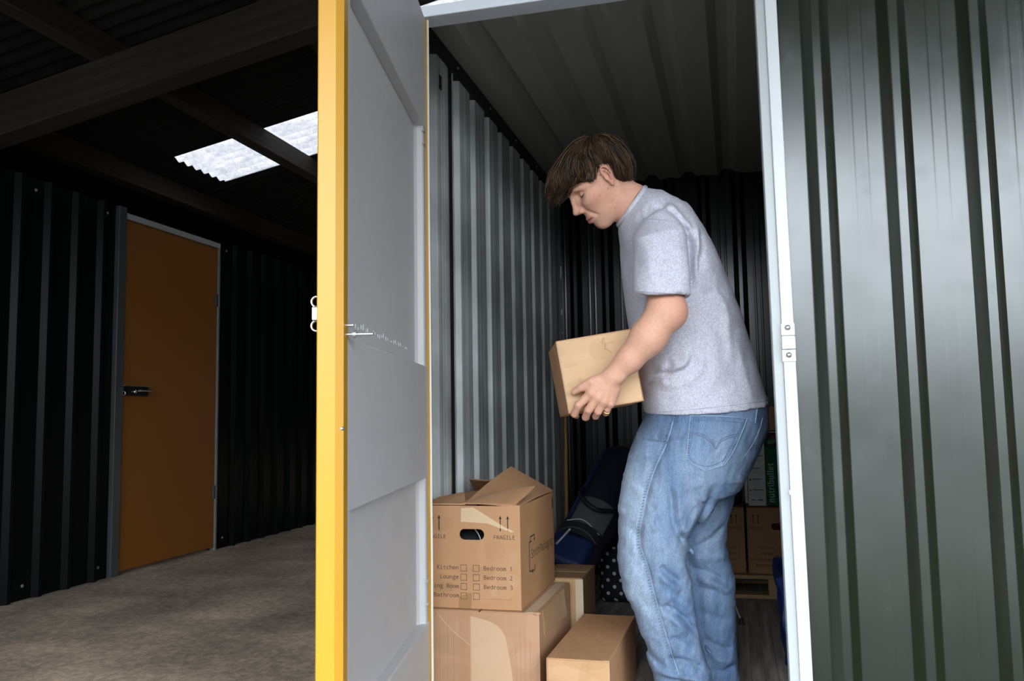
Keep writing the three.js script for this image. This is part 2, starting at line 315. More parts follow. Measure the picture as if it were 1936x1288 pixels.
// ---------------------------------------------------------------- the open yellow door of the unit
{
  const d = struct('door_2', 'open storage unit door with yellow edge and grey pressed steel inner face'); d.userData.category = 'door';
  d.position.set(-0.806, 0, 0.012); d.rotation.y = -Math.atan2(Math.cos(THREE.MathUtils.degToRad(10.9)), Math.sin(THREE.MathUtils.degToRad(10.9)));
  const W = 0.88, Y0 = 0.035, Y1 = 2.012;
  const ext = (pts, y0, y1, bevel = 0) => { const s = new THREE.Shape(pts.map(([x, z]) => new THREE.Vector2(x, -z))); const g = new THREE.ExtrudeGeometry(s, { depth: y1 - y0, bevelEnabled: false }); g.rotateX(-Math.PI / 2); g.translate(0, y0, 0); return g; };
  // x along the leaf from the hinge, z towards the outside of the leaf
  mesh('outer_skin', ext([[0.0, 0.034], [0.85, 0.034], [0.85, 0.046], [0.0, 0.046]], Y0, Y1), matYellow, d);
  mesh('edge_fold', ext([[0.846, 0.046], [0.877, 0.046], [0.8805, 0.0435], [0.8805, 0.013], [0.872, 0.0005], [0.846, 0.0005]], Y0, Y1), matYellow, d);
  // hinge side edge with a wavy rubber-thin lip
  {
    const prof = []; for (let i = 0; i <= 60; i++) { const y = Y0 + (Y1 - Y0) * i / 60; prof.push([y, 0.0025 * Math.sin(y * 5.1) + 0.004 * Math.exp(-(((y - 0.66) / 0.05) ** 2)) - 0.004 * Math.exp(-(((y - 0.5) / 0.08) ** 2))]); }
    mesh('hinge_lip', sheetGeo(prof, 0.003, -0.003, 0.046, (u, q, v) => V3(-0.003 + q, u, v)), matYellow, d);
    mesh('hinge_lip', sheetGeo(prof.map(([a, b]) => [a, b * 0.6]), 0.002, -0.011, 0.03, (u, q, v) => V3(-0.007 + q, u, v + 0.003)), M(0.8, 0.78, 0.72, 0.4), d);
  }
  mesh('top_plate', rbox(0.846, Y1 - 1.688, 0.033, 0.423, (Y1 + 1.688) / 2, 0.017, 0.004, 3), matDoorGrey, d);
  mesh('lock_plate', rbox(0.846, 0.3, 0.033, 0.423, 0.873, 0.0175, 0.003, 3), matDoorGrey, d);
  mesh('bottom_plate', rbox(0.846, 0.345 - Y0, 0.033, 0.423, (0.345 + Y0) / 2, 0.017, 0.004, 3), matDoorGrey, d);
  for (const [y0, y1] of [[1.02, 1.692], [0.342, 0.727]]) {
    mesh('recessed_panel', spanBox(0.0, 0.85, y0, y1, 0.027, 0.034, 0.001), matDoorGrey, d);
    const st = [[0.0, 0.03], [0.0, 0.006], [0.004, 0.003], [0.032, 0.003], [0.036, 0.006], [0.04, 0.02], [0.05, 0.0265], [0.062, 0.029]];
    const sg = toCreasedNormals(sheetGeo(st.map(([x, z]) => [x, -z]), 0.0015, y0, y1, (u, q, v) => V3(u, v, -q)), 0.3);
    mesh('hinge_stile', sg, matDoorGrey, d);
    const sf = [[0.79, -0.028], [0.802, -0.02], [0.812, -0.006], [0.82, -0.003], [0.85, -0.003]];
    mesh('lock_stile', toCreasedNormals(sheetGeo(sf, 0.0015, y0, y1, (u, q, v) => V3(u, v, -q)), 0.3), matDoorGrey, d);
  }
  // pressed slots in the hinge stile
  for (const y of [1.635, 0.455, 0.395, 1.672]) {
    const gs = []; for (let k = 0; k < 5; k++) { const g = new THREE.TorusGeometry(0.006, 0.0012, 6, 14, Math.PI); g.rotateX(-Math.PI / 2); g.translate(0.022 + k * 0.005, y + (k % 2) * 0.001, 0.0035); gs.push(g); }
    mesh('pressed_slot', mergeGeometries(gs), matDoorGrey, d);
  }
  // weathered white residue line on the upper panel
  {
    const gs = []; for (let k = 0; k < 26; k++) { const h = rr(0.002, 0.013), x = 0.16 + k * 0.021 + rr(-0.004, 0.004); const g = spanBox(x, x + rr(0.002, 0.007), 1.058 + rr(-0.003, 0.003), 1.058 + h, 0.0262, 0.0272, 0.0002); gs.push(g); }
    const m = mesh('paint_residue', mergeGeometries(gs), M(0.72, 0.72, 0.72, 0.8), d); m.userData.kind = 'stuff';
  }
  // lock bolts through the leaf, lock case outside
  const bolt = (x, y, len, nut) => {
    const g = cyl(0.0028, 0.0028, len, 12); g.rotateX(Math.PI / 2); g.translate(x, y, 0.026 - len / 2);
    const b = mesh('lock_bolt', g, matZinc, d);
    if (nut) { const n = cyl(0.0065, 0.0065, 0.006, 6); n.rotateX(Math.PI / 2); n.translate(x, y, 0.0 - nut); mesh('nut', n, matZinc, b); }
  };
  bolt(0.853, 1.028, 0.072, 0.014); bolt(0.853, 1.044, 0.038, 0);
  const lk = new THREE.Group(); lk.name = 'hasp_lock'; d.add(lk);
  mesh('lock_case', rbox(0.12, 0.026, 0.012, 0.81, 1.064, 0.052, 0.003), matSteel, lk);
  for (const y of [1.085, 1.043]) { const g = new THREE.TorusGeometry(0.009, 0.0022, 8, 18); g.rotateY(Math.PI / 2); g.translate(0.865, y, 0.05); mesh('lock_staple', g, matSteel, lk); }
  const rv = new THREE.SphereGeometry(0.0045, 12, 8); rv.translate(0.871, 0.866, 0.004); mesh('rivet', rv, matZinc, d);
  for (const y of [0.2, 1.02, 1.86]) { const g = cyl(0.007, 0.007, 0.1, 12); g.translate(-0.004, y, 0.048); mesh('hinge_knuckle', g, matZinc, d); }
}

// ---------------------------------------------------------------- cardboard
function canvasTex(w, h, draw) {
  const c = document.createElement('canvas'); c.width = w; c.height = h; const x = c.getContext('2d'); draw(x, w, h);
  const t = new THREE.CanvasTexture(c); t.colorSpace = THREE.SRGBColorSpace; t.magFilter = THREE.LinearFilter; t.anisotropy = 8; return t;
}
function boardBase(x, w, h, base, fl = 1) {
  x.fillStyle = base; x.fillRect(0, 0, w, h);
  for (let i = 0; i < 1500; i++) { x.globalAlpha = rr(0.02, 0.07); x.fillStyle = rnd() < 0.5 ? '#6b4520' : '#f2d2a4'; x.fillRect(rr(-40, w), rr(0, h), rr(10, 120), rr(0.7, 2)); }
  for (let i = 0; i < w; i += 7) { x.globalAlpha = 0.035 * fl; x.fillStyle = '#5a3818'; x.fillRect(i, 0, 2, h); }
  for (let i = 0; i < 14; i++) { x.globalAlpha = 0.05; x.fillStyle = rnd() < 0.5 ? '#5c3a18' : '#fff0d0'; x.beginPath(); x.ellipse(rr(0, w), rr(0, h), rr(30, 180), rr(30, 160), 0, 0, 7); x.fill(); }
  x.globalAlpha = 1;
}
const BOARD = '#c09269', INK = '#2c1d12';
const arrowUp = (x, cx, y0, y1) => { x.fillStyle = INK; x.fillRect(cx - 5, y0 + 26, 10, y1 - y0 - 26); x.beginPath(); x.moveTo(cx, y0); x.lineTo(cx - 17, y0 + 38); x.quadraticCurveTo(cx, y0 + 24, cx + 17, y0 + 38); x.fill(); };
function packFront(x, w, h, tapes) {
  boardBase(x, w, h, BOARD);
  // 1024 px across the panel
  for (const c of [140, 860]) { arrowUp(x, c - 38, 95, 250); arrowUp(x, c + 38, 95, 250); x.font = '54px monospace'; x.textAlign = 'center'; x.fillText('FRAGILE', c, 330); }
  x.font = '56px monospace'; x.fillStyle = INK;
  const rows = [['Kitchen', 'Bedroom 1'], ['Lounge', 'Bedroom 2'], ['Dining Room', 'Bedroom 3'], ['Bathroom', '']];
  rows.forEach(([a, b], i) => {
    const y = 640 + i * 92; x.textAlign = 'right'; x.fillText(a, 384, y); x.textAlign = 'left'; x.fillText(b, 640, y);
    x.strokeStyle = INK; x.lineWidth = 4; x.strokeRect(404, y - 48, 62, 62); x.strokeRect(534, y - 48, 62, 62);
    if (!b) for (let k = 0; k < 26; k++) x.fillRect(632 + k * 11.5, y + 4, 4, 4);
  });
  if (tapes) {
    x.fillStyle = '#e2cba8'; x.globalAlpha = 0.75; x.beginPath(); x.moveTo(415, 25); x.lineTo(540, 15); x.lineTo(600, 50); x.lineTo(860, 205); x.lineTo(960, 250); x.lineTo(930, 258); x.lineTo(690, 175); x.lineTo(410, 160); x.fill();
    x.fillStyle = '#8d6a40'; x.globalAlpha = 0.5; x.beginPath(); x.moveTo(385, 905); x.lineTo(520, 860); x.lineTo(510, 1024); x.lineTo(375, 1024); x.fill(); x.globalAlpha = 1;
  }
}
function packSide(x, w, h) {
  boardBase(x, w, h, '#b98b60');
  x.save(); x.translate(235, 560); x.strokeStyle = INK; x.fillStyle = INK; x.lineWidth = 14;
  // page with an arrowed corner, then the maker's lettering
  x.beginPath(); x.moveTo(70, -150); x.lineTo(0, -150); x.lineTo(0, 150); x.lineTo(70, 150); x.stroke();
  x.beginPath(); x.moveTo(30, -150); x.lineTo(30, -200); x.lineTo(150, -200); x.lineTo(150, -165); x.stroke();
  x.beginPath(); x.moveTo(126, -165); x.lineTo(174, -165); x.lineTo(150, -128); x.fill();
  x.beginPath(); x.moveTo(150, 105); x.lineTo(150, 165); x.lineTo(95, 165); x.stroke();
  x.beginPath(); x.moveTo(95, 140); x.lineTo(95, 190); x.lineTo(55, 165); x.fill();
  x.font = '96px sans-serif'; x.textAlign = 'left'; x.scale(1, 1.35); x.fillText('SmithPackaging', 48, 22); x.restore();
  x.fillStyle = INK; x.globalAlpha = 0.85; x.fillRect(962, 60, 34, 120); x.globalAlpha = 1;
}
const boardTileTex = canvasTex(1024, 1024, (x, w, h) => boardBase(x, w, h, BOARD)); boardTileTex.wrapS = boardTileTex.wrapT = THREE.RepeatWrapping; boardTileTex.repeat.set(2.2, 2.2);
const pinkTileTex = canvasTex(1024, 1024, (x, w, h) => boardBase(x, w, h, '#b78e6b')); pinkTileTex.wrapS = pinkTileTex.wrapT = THREE.RepeatWrapping; pinkTileTex.repeat.set(2.2, 2.2);
const cardMat = (map, c = 1) => new THREE.MeshPhysicalMaterial({ map, roughness: 0.72, color: L(c, c, c) });
const matBoard = cardMat(boardTileTex), matBoardPink = cardMat(pinkTileTex), matBoardShaded = cardMat(boardTileTex, 0.62);  // last one: same board with the shade further back put into its colour
const matTape = M(0.5, 0.33, 0.17, 0.22, { transparent: false });
const matTapePale = M(0.62, 0.5, 0.36, 0.3);
// panel of board: rectangle w x h (origin bottom left), thickness t towards -z, optional holes, uv 0..1
function panelGeo(w, h, t, holes = [], uvScale) {
  const s = new THREE.Shape([[0, 0], [w, 0], [w, h], [0, h]].map(([a, b]) => new THREE.Vector2(a, b)));
  for (const [cx, cy, hw, hh] of holes) {
    const p = new THREE.Path(); p.moveTo(cx - hw + hh, cy - hh); p.lineTo(cx + hw - hh, cy - hh); p.absarc(cx + hw - hh, cy, hh, -Math.PI / 2, Math.PI / 2, false); p.lineTo(cx - hw + hh, cy + hh); p.absarc(cx - hw + hh, cy, hh, Math.PI / 2, Math.PI * 1.5, false); s.holes.push(p);
  }
  const g = new THREE.ExtrudeGeometry(s, { depth: t - 0.0016, bevelEnabled: true, bevelThickness: 0.0008, bevelSize: 0.0008, bevelOffset: -0.0008, bevelSegments: 1, curveSegments: 10 });
  g.translate(0, 0, -t + 0.0008);
  const u = g.attributes.uv; for (let i = 0; i < u.count; i++) u.setXY(i, uvScale ? u.getX(i) : u.getX(i) / w, uvScale ? u.getY(i) : u.getY(i) / h);
  return g;
}
// a bent sheet of board through four corners (a b along u, d c opposite), thickness t, bulge in the middle
function bentSheet(a, b, c, d, t, bulge = 0, n = 8) {
  const N = V3().crossVectors(b.clone().sub(a), d.clone().sub(a)).normalize();
  const at = (u, v, o) => { const p = a.clone().lerp(b, u).lerp(d.clone().lerp(c, u), v); return p.addScaledVector(N, bulge * 4 * u * (1 - u) + o); };
  const pos = [], uv = [], wl = b.distanceTo(a), hl = d.distanceTo(a);
  const tri = (P, Q, R, S, us) => { for (const p of [P, Q, R, P, R, S]) pos.push(p.x, p.y, p.z); for (const k of [0, 1, 2, 0, 2, 3]) uv.push(us[k][0] * wl, us[k][1] * hl); };
  for (let i = 0; i < n; i++) for (let j = 0; j < n; j++) {
    const u0 = i / n, u1 = (i + 1) / n, v0 = j / n, v1 = (j + 1) / n, us = [[u0, v0], [u1, v0], [u1, v1], [u0, v1]];
    tri(at(u0, v0, t / 2), at(u1, v0, t / 2), at(u1, v1, t / 2), at(u0, v1, t / 2), us);
    tri(at(u1, v0, -t / 2), at(u0, v0, -t / 2), at(u0, v1, -t / 2), at(u1, v1, -t / 2), [us[1], us[0], us[3], us[2]]);
  }
  for (let i = 0; i < n; i++) {
    const u0 = i / n, u1 = (i + 1) / n, z = [[u0, 0], [u1, 0], [u1, 0.01], [u0, 0.01]];
    tri(at(u0, 0, -t / 2), at(u1, 0, -t / 2), at(u1, 0, t / 2), at(u0, 0, t / 2), z); tri(at(u0, 1, t / 2), at(u1, 1, t / 2), at(u1, 1, -t / 2), at(u0, 1, -t / 2), z);
    tri(at(0, u0, t / 2), at(0, u1, t / 2), at(0, u1, -t / 2), at(0, u0, -t / 2), z); tri(at(1, u0, -t / 2), at(1, u1, -t / 2), at(1, u1, t / 2), at(1, u0, t / 2), z);
  }
  const g = new THREE.BufferGeometry(); g.setAttribute('position', new THREE.Float32BufferAttribute(pos, 3)); g.setAttribute('uv', new THREE.Float32BufferAttribute(uv, 2)); g.computeVertexNormals(); return g;
}
const T = 0.005;
// an upright box without its top: origin at the middle of its base, front towards +z
function cartonBody(g, w, h, d, mats, holes = {}) {
  const put = (m, x, y, z, ry) => { m.position.set(x, y, z); m.rotation.y = ry; return m; };
  put(mesh('panel', panelGeo(w, h, T, holes.front, !mats.front.userData.fit), mats.front, g), -w / 2, 0, d / 2, 0);
  put(mesh('panel', panelGeo(d, h, T, holes.right, !mats.right.userData.fit), mats.right, g), w / 2, 0, d / 2 - 0.001, Math.PI / 2);
  put(mesh('panel', panelGeo(w, h, T, holes.back, true), mats.rest, g), w / 2, 0, -d / 2, Math.PI);
  put(mesh('panel', panelGeo(d, h, T, [], true), mats.rest, g), -w / 2, 0, -d / 2 + 0.001, -Math.PI / 2);
  const b = mesh('base_panel', panelGeo(w - 0.012, d - 0.012, T, [], true), mats.rest, g); b.rotation.x = -Math.PI / 2; b.position.set(-w / 2 + 0.006, 0.006, d / 2 - 0.006);
}
const lid = (g, w, h, d, mat, gap = 0.003, name = 'flap') => { // two long flaps meeting in the middle along z
  mesh(name, rbox(w / 2 - gap, T, d, -w / 4 - gap / 4, h + T / 2, 0, 0.002, 1), mat, g); mesh(name, rbox(w / 2 - gap, T, d, w / 4 + gap / 4, h + T / 2, 0, 0.002, 1), mat, g);
};
const fit = (m) => { m.userData.fit = true; return m; };
const frontMatA = fit(cardMat(canvasTex(1024, 1024, (x, w, h) => packFront(x, w, h, true))));
const frontMatShaded = fit(cardMat(canvasTex(1024, 1024, (x, w, h) => packFront(x, w, h, false)), 0.7));  // same printed front, darkened for the shade at the back of the unit
const sideMatA = fit(cardMat(canvasTex(1024, 1024, packSide)));
const F = 0.03; // unit floor level
// A: printed removal box with open flaps, on top of the stack
{
  const w = 0.3, h = 0.296, d = 0.47;
  const A = thing('cardboard_box', 'open printed removal box with room checklist, on top of the front stack', 'box', [-0.763, 0.327, -0.22 - d / 2]);
  cartonBody(A, w, h, d, { front: frontMatA, right: sideMatA, rest: matBoard }, { front: [[0.153, 0.213, 0.038, 0.0155]], back: [[0.15, 0.213, 0.038, 0.0155]] });
  const x0 = -w / 2, x1 = w / 2, z0 = d / 2, z1 = -d / 2, y = h;
  // right long flap, lifted at its rear inner corner
  mesh('flap', bentSheet(V3(x1, y, z0), V3(x1, y + 0.004, z1), V3(x1 - 0.135, y + 0.088, z1 + 0.05), V3(x1 - 0.165, y + 0.008, z0 - 0.01), T, 0.006), matBoard, A);
  // front right piece folded over it
  mesh('flap', bentSheet(V3(x1 - 0.012, y + 0.005, z0), V3(x1 - 0.175, y + 0.007, z0 - 0.002), V3(x1 - 0.125, y + 0.028, z0 - 0.1), V3(x1 + 0.024, y + 0.05, z0 - 0.09), 0.004, 0), matBoard, A);
  // left long flap, sagging
  mesh('flap', bentSheet(V3(x0, y, z1), V3(x0, y, z0), V3(x0 + 0.13, y - 0.012, z0 - 0.012), V3(x0 + 0.16, y + 0.012, z1), T, -0.006), matBoard, A);
  mesh('flap', bentSheet(V3(x0 + 0.01, y + 0.004, z0), V3(x0 + 0.135, y + 0.004, z0 - 0.001), V3(x0 + 0.1, y + 0.03, z0 - 0.1), V3(x0 + 0.01, y + 0.012, z0 - 0.12), 0.004, 0), matBoard, A);
  // rear short flap standing up
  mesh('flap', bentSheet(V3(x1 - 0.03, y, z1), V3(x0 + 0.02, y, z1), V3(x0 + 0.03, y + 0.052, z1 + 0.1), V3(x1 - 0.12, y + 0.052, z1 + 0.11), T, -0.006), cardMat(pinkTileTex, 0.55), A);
  // inside shade comes from an added dark bundle; a thin white cable tie shows through the hand hole
  mesh('cable_tie', tubeGeo([V3(0.0, 0.222, 0.19), V3(0.014, 0.208, 0.2), V3(0.024, 0.192, 0.21)], 0.0016, 10, 6), matWhite, A);
}
{
  const cl = thing('added_dark_filler', 'dark bundle added inside the open printed box to darken its hand hole', 'cloth', [-0.763, 0.335, -0.42]);  // added only so that the hand hole reads as dark
  const g = new THREE.SphereGeometry(0.12, 40, 28), p = g.attributes.position; for (let i = 0; i < p.count; i++) { const x = p.getX(i), y = p.getY(i), z = p.getZ(i), k = 1 + 0.16 * (fbm(x * 16 + 5, y * 16 + z * 9, 0, 12, 3) - 0.5); p.setXYZ(i, clamp(x * k * 1.1, -0.138, 0.138), clamp(y * k, -0.1, 0.2) + 0.13, clamp(z * k * 1.3, -0.2, 0.17)); }
  g.computeVertexNormals(); mesh('filler_bundle', g, M(0.012, 0.012, 0.014, 0.8), cl);
}
// B: large taped box underneath
{
  const w = 0.355, h = 0.292, d = 0.46;
  const B = thing('cardboard_box', 'large worn brown box with tape marks, carrying the open printed box', 'box', [-0.735, F, -0.205 - d / 2]);
  const front = fit(cardMat(canvasTex(1024, 1024, (x, W, H) => {
    boardBase(x, W, H, '#bd9372');
    x.globalAlpha = 0.5; x.fillStyle = '#e3c6a4'; x.beginPath(); x.moveTo(505, 60); x.bezierCurveTo(640, 90, 700, 130, 735, 240); x.bezierCurveTo(780, 520, 820, 700, 775, 1024); x.lineTo(430, 1024); x.lineTo(430, 40); x.fill();
    x.globalAlpha = 0.25; x.fillStyle = '#a97c58'; x.fillRect(330, 0, 110, 1024);
    x.globalAlpha = 0.5; x.strokeStyle = '#9a7150'; x.lineWidth = 4; for (const cx of [160, 235, 285, 820, 860, 900, 945]) { x.beginPath(); x.moveTo(cx, rr(60, 300)); x.lineTo(cx + rr(-10, 10), 1024); x.stroke(); }
    x.strokeStyle = '#ead2b4'; x.lineWidth = 5; x.beginPath(); x.moveTo(130, 0); x.bezierCurveTo(200, 120, 300, 230, 430, 330); x.stroke(); x.globalAlpha = 1;
  })));
  cartonBody(B, w, h, d, { front, right: matBoardPink, rest: matBoardPink });
  lid(B, w, h - 0.001, d, matBoardPink);
  mesh('tape', spanBox(0.135, 0.165, h + 0.004, h + 0.0052, -0.225, 0.229, 0.0004), matTapePale, B);
  mesh('tape', bentSheet(V3(0.1785, h + 0.0055, 0.19), V3(0.1785, h + 0.0055, -0.12), V3(0.1792, h - 0.09, -0.16), V3(0.1792, h - 0.07, 0.17), 0.0012), matTape, B);
  mesh('crushed_corner', (() => { const g = new THREE.SphereGeometry(0.012, 12, 8); g.scale(1, 0.55, 0.9); g.translate(0.168, h + 0.001, 0.222); return g; })(), matBoardPink, B);
}
// C: low long box in front of the person's legs
{
  const w = 0.172, h = 0.192, d = 0.53;
  const C = thing('cardboard_box', 'low plain brown box lying lengthwise beside the legs of the person', 'box', [-0.432, F, -0.13 - d / 2], -0.02);
  const fr = fit(cardMat(canvasTex(512, 512, (x, W, H) => { boardBase(x, W, H, '#c9a075', 0.5); x.fillStyle = '#b98a70'; x.globalAlpha = 0.75; x.fillRect(0, 150, W, H); x.globalAlpha = 1; x.fillStyle = '#7a2f30'; x.fillRect(0, 300, 150, 60); })));
  cartonBody(C, w, h, d, { front: fr, right: matBoard, rest: matBoard });
  mesh('lid', rbox(w, 0.005, d, 0, h + 0.0015, 0, 0.002, 1), matBoard, C);
  mesh('tape', bentSheet(V3(0.072, h + 0.0046, 0.262), V3(0.087, h + 0.0046, 0.262), V3(0.0872, 0.06, 0.2662), V3(0.072, 0.06, 0.2662), 0.001), matTapePale, C);
}
// D: box behind the stack
{
  const w = 0.29, h = 0.3, d = 0.26;
  const D = thing('cardboard_box', 'taped brown box with worn print standing behind the front stack', 'box', [-0.665, F, -0.7 - d / 2]);
  const fr = fit(cardMat(canvasTex(512, 512, (x, W, H) => { boardBase(x, W, H, '#c09a6e'); x.font = '44px monospace'; x.fillStyle = INK; x.textAlign = 'right'; x.fillText('FRAGILE', 440, 230); x.fillText('1', 455, 400); x.fillText('2', 455, 450); arrowUp(x, 395, 90, 190); })));
  cartonBody(D, w, h, d, { front: fr, right: matBoardShaded, rest: matBoardShaded });
  lid(D, w, h - 0.001, d, matBoardShaded, 0.004);
  mesh('tape', spanBox(-0.145, 0.146, h + 0.005, h + 0.0062, -0.03, 0.03, 0.0004), matTape, D);
  mesh('tape', spanBox(0.12, 0.1465, 0.02, h, 0.1302, 0.1314, 0.0004), matTapePale, D);
}
// ---------------------------------------------------------------- things further back in the unit
const onZ = (px, py, z) => { const d = V3(px - FW / 2, FH / 2 - py, -FOC).applyMatrix4(new THREE.Matrix4().extractRotation(BOARD_FRAME)); return BOARD_AT.clone().addScaledVector(d, (z - BOARD_AT.z) / d.z); };
const matPallet = M(0.42, 0.29, 0.16, 0.8);
const matBlue = M(0.008, 0.02, 0.11, 0.6), matNavy = M(0.006, 0.008, 0.022, 0.7), matBlack = M(0.008, 0.008, 0.009, 0.6), matGreyCloth = M(0.07, 0.073, 0.078, 0.8);
{
  // pallet: deck boards on blocks
  const P = thing('pallet', 'wooden pallet carrying the printed boxes at the back of the unit', 'pallet', [0.33, F, -2.18]);
  const bt = worldUV(rbox(1.0, 0.018, 0.09, 0, 0, 0, 0.002, 1), (x, y, z) => x, (x, y, z) => z * 2 + y);
  for (const z of [0.19, 0.07, -0.05, -0.17]) { const b = mesh('deck_board', bt, matPallet, P); b.position.set(0, 0.098, z); }
  for (const z of [0.19, -0.17]) { const b = mesh('bottom_board', bt, matPallet, P); b.position.set(0, 0.01, z); }
  const bg = worldUV(rbox(0.14, 0.07, 0.09, 0, 0, 0, 0.003, 1), (x, y, z) => x, (x, y, z) => y);
  for (const x of [-0.43, -0.14, 0.36]) for (const z of [0.19, -0.17]) { const b = mesh('block', bg, matPallet, P); b.position.set(x, 0.054, z); }
  // printed boxes on the pallet
  const far = (x, label, w = 0.3) => { const B = thing('cardboard_box', label, 'box', [x, F + 0.108, -2.17], 0, 'printed boxes on the pallet'); cartonBody(B, w, 0.3, 0.36, { front: frontMatShaded, right: matBoardShaded, rest: matBoardShaded }, { front: [[w * 0.5, 0.216, 0.038, 0.0155]] }); lid(B, w, 0.299, 0.36, matBoardShaded, 0.003); return B; };
  far(0.033 + 0.152, 'printed removal box on the pallet under the white and green carton');
  far(0.026 - 0.152, 'printed removal box on the pallet half hidden by the blue jeans');
}
{
  // blender carton: white face and green side, lettering up the side
  const w = 0.08, h = 0.345, d = 0.12;
  const white = fit(cardMat(canvasTex(256, 1024, (x, W, H) => {
    x.fillStyle = '#cfd2d2'; x.fillRect(0, 0, W, H); x.fillStyle = '#3a3f3f';
    [60, 170, 330, 500, 650, 800].forEach((y, i) => { x.font = 'bold 22px sans-serif'; x.fillRect(70, y, 110 + (i % 3) * 25, 10); for (let k = 0; k < 4; k++) { x.globalAlpha = 0.4; x.fillRect(70, y + 26 + k * 16, 90 + ((k * 37 + i * 21) % 60), 4); x.globalAlpha = 1; } x.fillStyle = i % 2 ? '#3f7d3c' : '#3a3f3f'; x.beginPath(); x.arc(36, y + 14, 13, 0, 7); x.fill(); x.fillStyle = '#3a3f3f'; });
    x.fillRect(40, 940, 60, 10); x.fillRect(140, 936, 70, 16);
  })));
  const green = fit(cardMat(canvasTex(256, 1024, (x, W, H) => {
    const g = '#0d5a35'; x.fillStyle = g; x.fillRect(0, 0, W, H); x.fillStyle = '#22302a'; x.fillRect(0, 0, W, 210); x.fillStyle = '#8a2a22'; x.beginPath(); x.ellipse(150, 90, 60, 40, 0.3, 0, 7); x.fill(); x.fillStyle = '#4d8a55'; x.beginPath(); x.ellipse(90, 140, 50, 34, -0.3, 0, 7); x.fill();
    x.save(); x.translate(62, 985); x.rotate(-Math.PI / 2); x.fillStyle = '#b9c7bd'; x.font = 'bold 105px sans-serif'; x.fillText('nutribullet', 0, 40, 600); x.restore();
  })));
  const N = thing('blender_carton', 'white and green kitchen appliance carton standing on the palletised box', 'box', [0.142, F + 0.108 + 0.31, -2.06]);
  N.position.x = 0.105; N.rotation.y = 0.02;
  const put = (m, x, y, z, r) => { m.position.set(x, y, z); m.rotation.y = r; };
  put(mesh('panel', panelGeo(w, h, 0.002), white, N), -w / 2 - 0.018, 0, d / 2, 0);
  put(mesh('panel', panelGeo(0.1, h, 0.002), green, N), w / 2 - 0.018, 0, d / 2, 0.22);
  put(mesh('panel', panelGeo(0.19, h, 0.002), matWhite, N), w / 2 + 0.08, 0, -d / 2, Math.PI);
  put(mesh('panel', panelGeo(d, h, 0.002), white, N), -w / 2 - 0.018, 0, -d / 2, -Math.PI / 2);
  mesh('top_panel', rbox(0.17, 0.003, d, 0.012, h - 0.002, -0.002, 0.001, 1), matWhite, N);
}
{
  const w = 0.3, h = 0.31;
  const B = thing('cardboard_box', 'brown box behind the white and green carton at the back of the unit', 'box', [0.02, F + 0.108 + 0.31, -2.3]);
  cartonBody(B, w, h, 0.2, { front: matBoardShaded, right: matBoardShaded, rest: matBoardShaded }); lid(B, w, h - 0.001, 0.2, matBoardShaded);
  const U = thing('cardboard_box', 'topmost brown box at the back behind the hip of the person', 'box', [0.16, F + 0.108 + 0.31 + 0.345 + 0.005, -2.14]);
  cartonBody(U, 0.3, 0.11, 0.24, { front: matBoardShaded, right: matBoardShaded, rest: matBoardShaded }); lid(U, 0.3, 0.109, 0.24, matBoardShaded);
  const bag = thing('black_bag', 'small black bag with a pale cable beside the white and green carton', 'bag', [-0.045, F + 0.108 + 0.31, -2.09]);
  mesh('bag_body', rbox(0.13, 0.085, 0.12, 0, 0.043, 0, 0.03, 4), matBlack, bag);
  mesh('cable', tubeGeo([V3(-0.04, 0.1, 0.05), V3(-0.01, 0.095, 0.065), V3(0.02, 0.1, 0.06), V3(0.045, 0.125, 0.05), V3(0.05, 0.15, 0.02)], 0.0045, 24, 8), matGreyCloth, bag);
}
{
  // blue carrier bag beside the jamb
  const B = thing('blue_bag', 'tall blue woven carrier bag standing just behind the white door jamb', 'bag', [0.292, F, -0.98]);
  const g = new THREE.BoxGeometry(0.34, 0.31, 0.3, 16, 14, 14), p = g.attributes.position;
  for (let i = 0; i < p.count; i++) { const x = p.getX(i), y = p.getY(i), z = p.getZ(i), t = (y + 0.155) / 0.31, k = 0.86 + 0.14 * t, w = 0.008 * Math.sin(y * 34 + z * 13) + 0.006 * Math.sin(z * 40 + y * 9); p.setXYZ(i, x * k + Math.sign(x) * w, y + 0.012 * Math.sin(x * 20 + z * 15) * t, z * k + Math.sign(z) * w); }
  g.translate(0, 0.157, 0); g.computeVertexNormals(); mesh('bag_body', g, M(0.005, 0.018, 0.11, 0.4), B);
  mesh('carry_strap', tubeGeo([V3(-0.1, 0.2, 0.152), V3(-0.09, 0.31, 0.15), V3(-0.06, 0.34, 0.12), V3(0.0, 0.33, 0.1), V3(0.06, 0.34, 0.12), V3(0.09, 0.31, 0.15), V3(0.1, 0.2, 0.152)], 0.008, 40, 6), matBlue, B);
}
{
  // polka dot bag
  const dots = dataTex(256, (u, v) => { let m = 0; for (const [a, b] of [[0.25, 0.25], [0.75, 0.75]]) { const q = Math.hypot(u - a, v - b); if (q < 0.135) m = 1; } return m ? [205, 205, 210] : [12, 14, 26]; }, true, 17);
  const c = onZ(1168, 1143, -1.72);
  const B = thing('dotted_bag', 'dark navy bag with white polka dots on the floor behind the low box', 'bag', [c.x + 0.07, F, -1.84]);
  const g = worldUV(rbox(0.32, 0.27, 0.2, 0, 0.135, 0, 0.03, 3), (x, y, z) => x + z, (x, y, z) => y);
  mesh('bag_body', g, new THREE.MeshPhysicalMaterial({ map: dots, roughness: 0.8 }), B);
  mesh('carry_strap', tubeGeo([V3(-0.08, 0.25, 0.1), V3(-0.07, 0.34, 0.08), V3(0, 0.38, 0.04), V3(0.07, 0.34, 0.08), V3(0.08, 0.25, 0.1)], 0.007, 30, 6), matNavy, B);
}
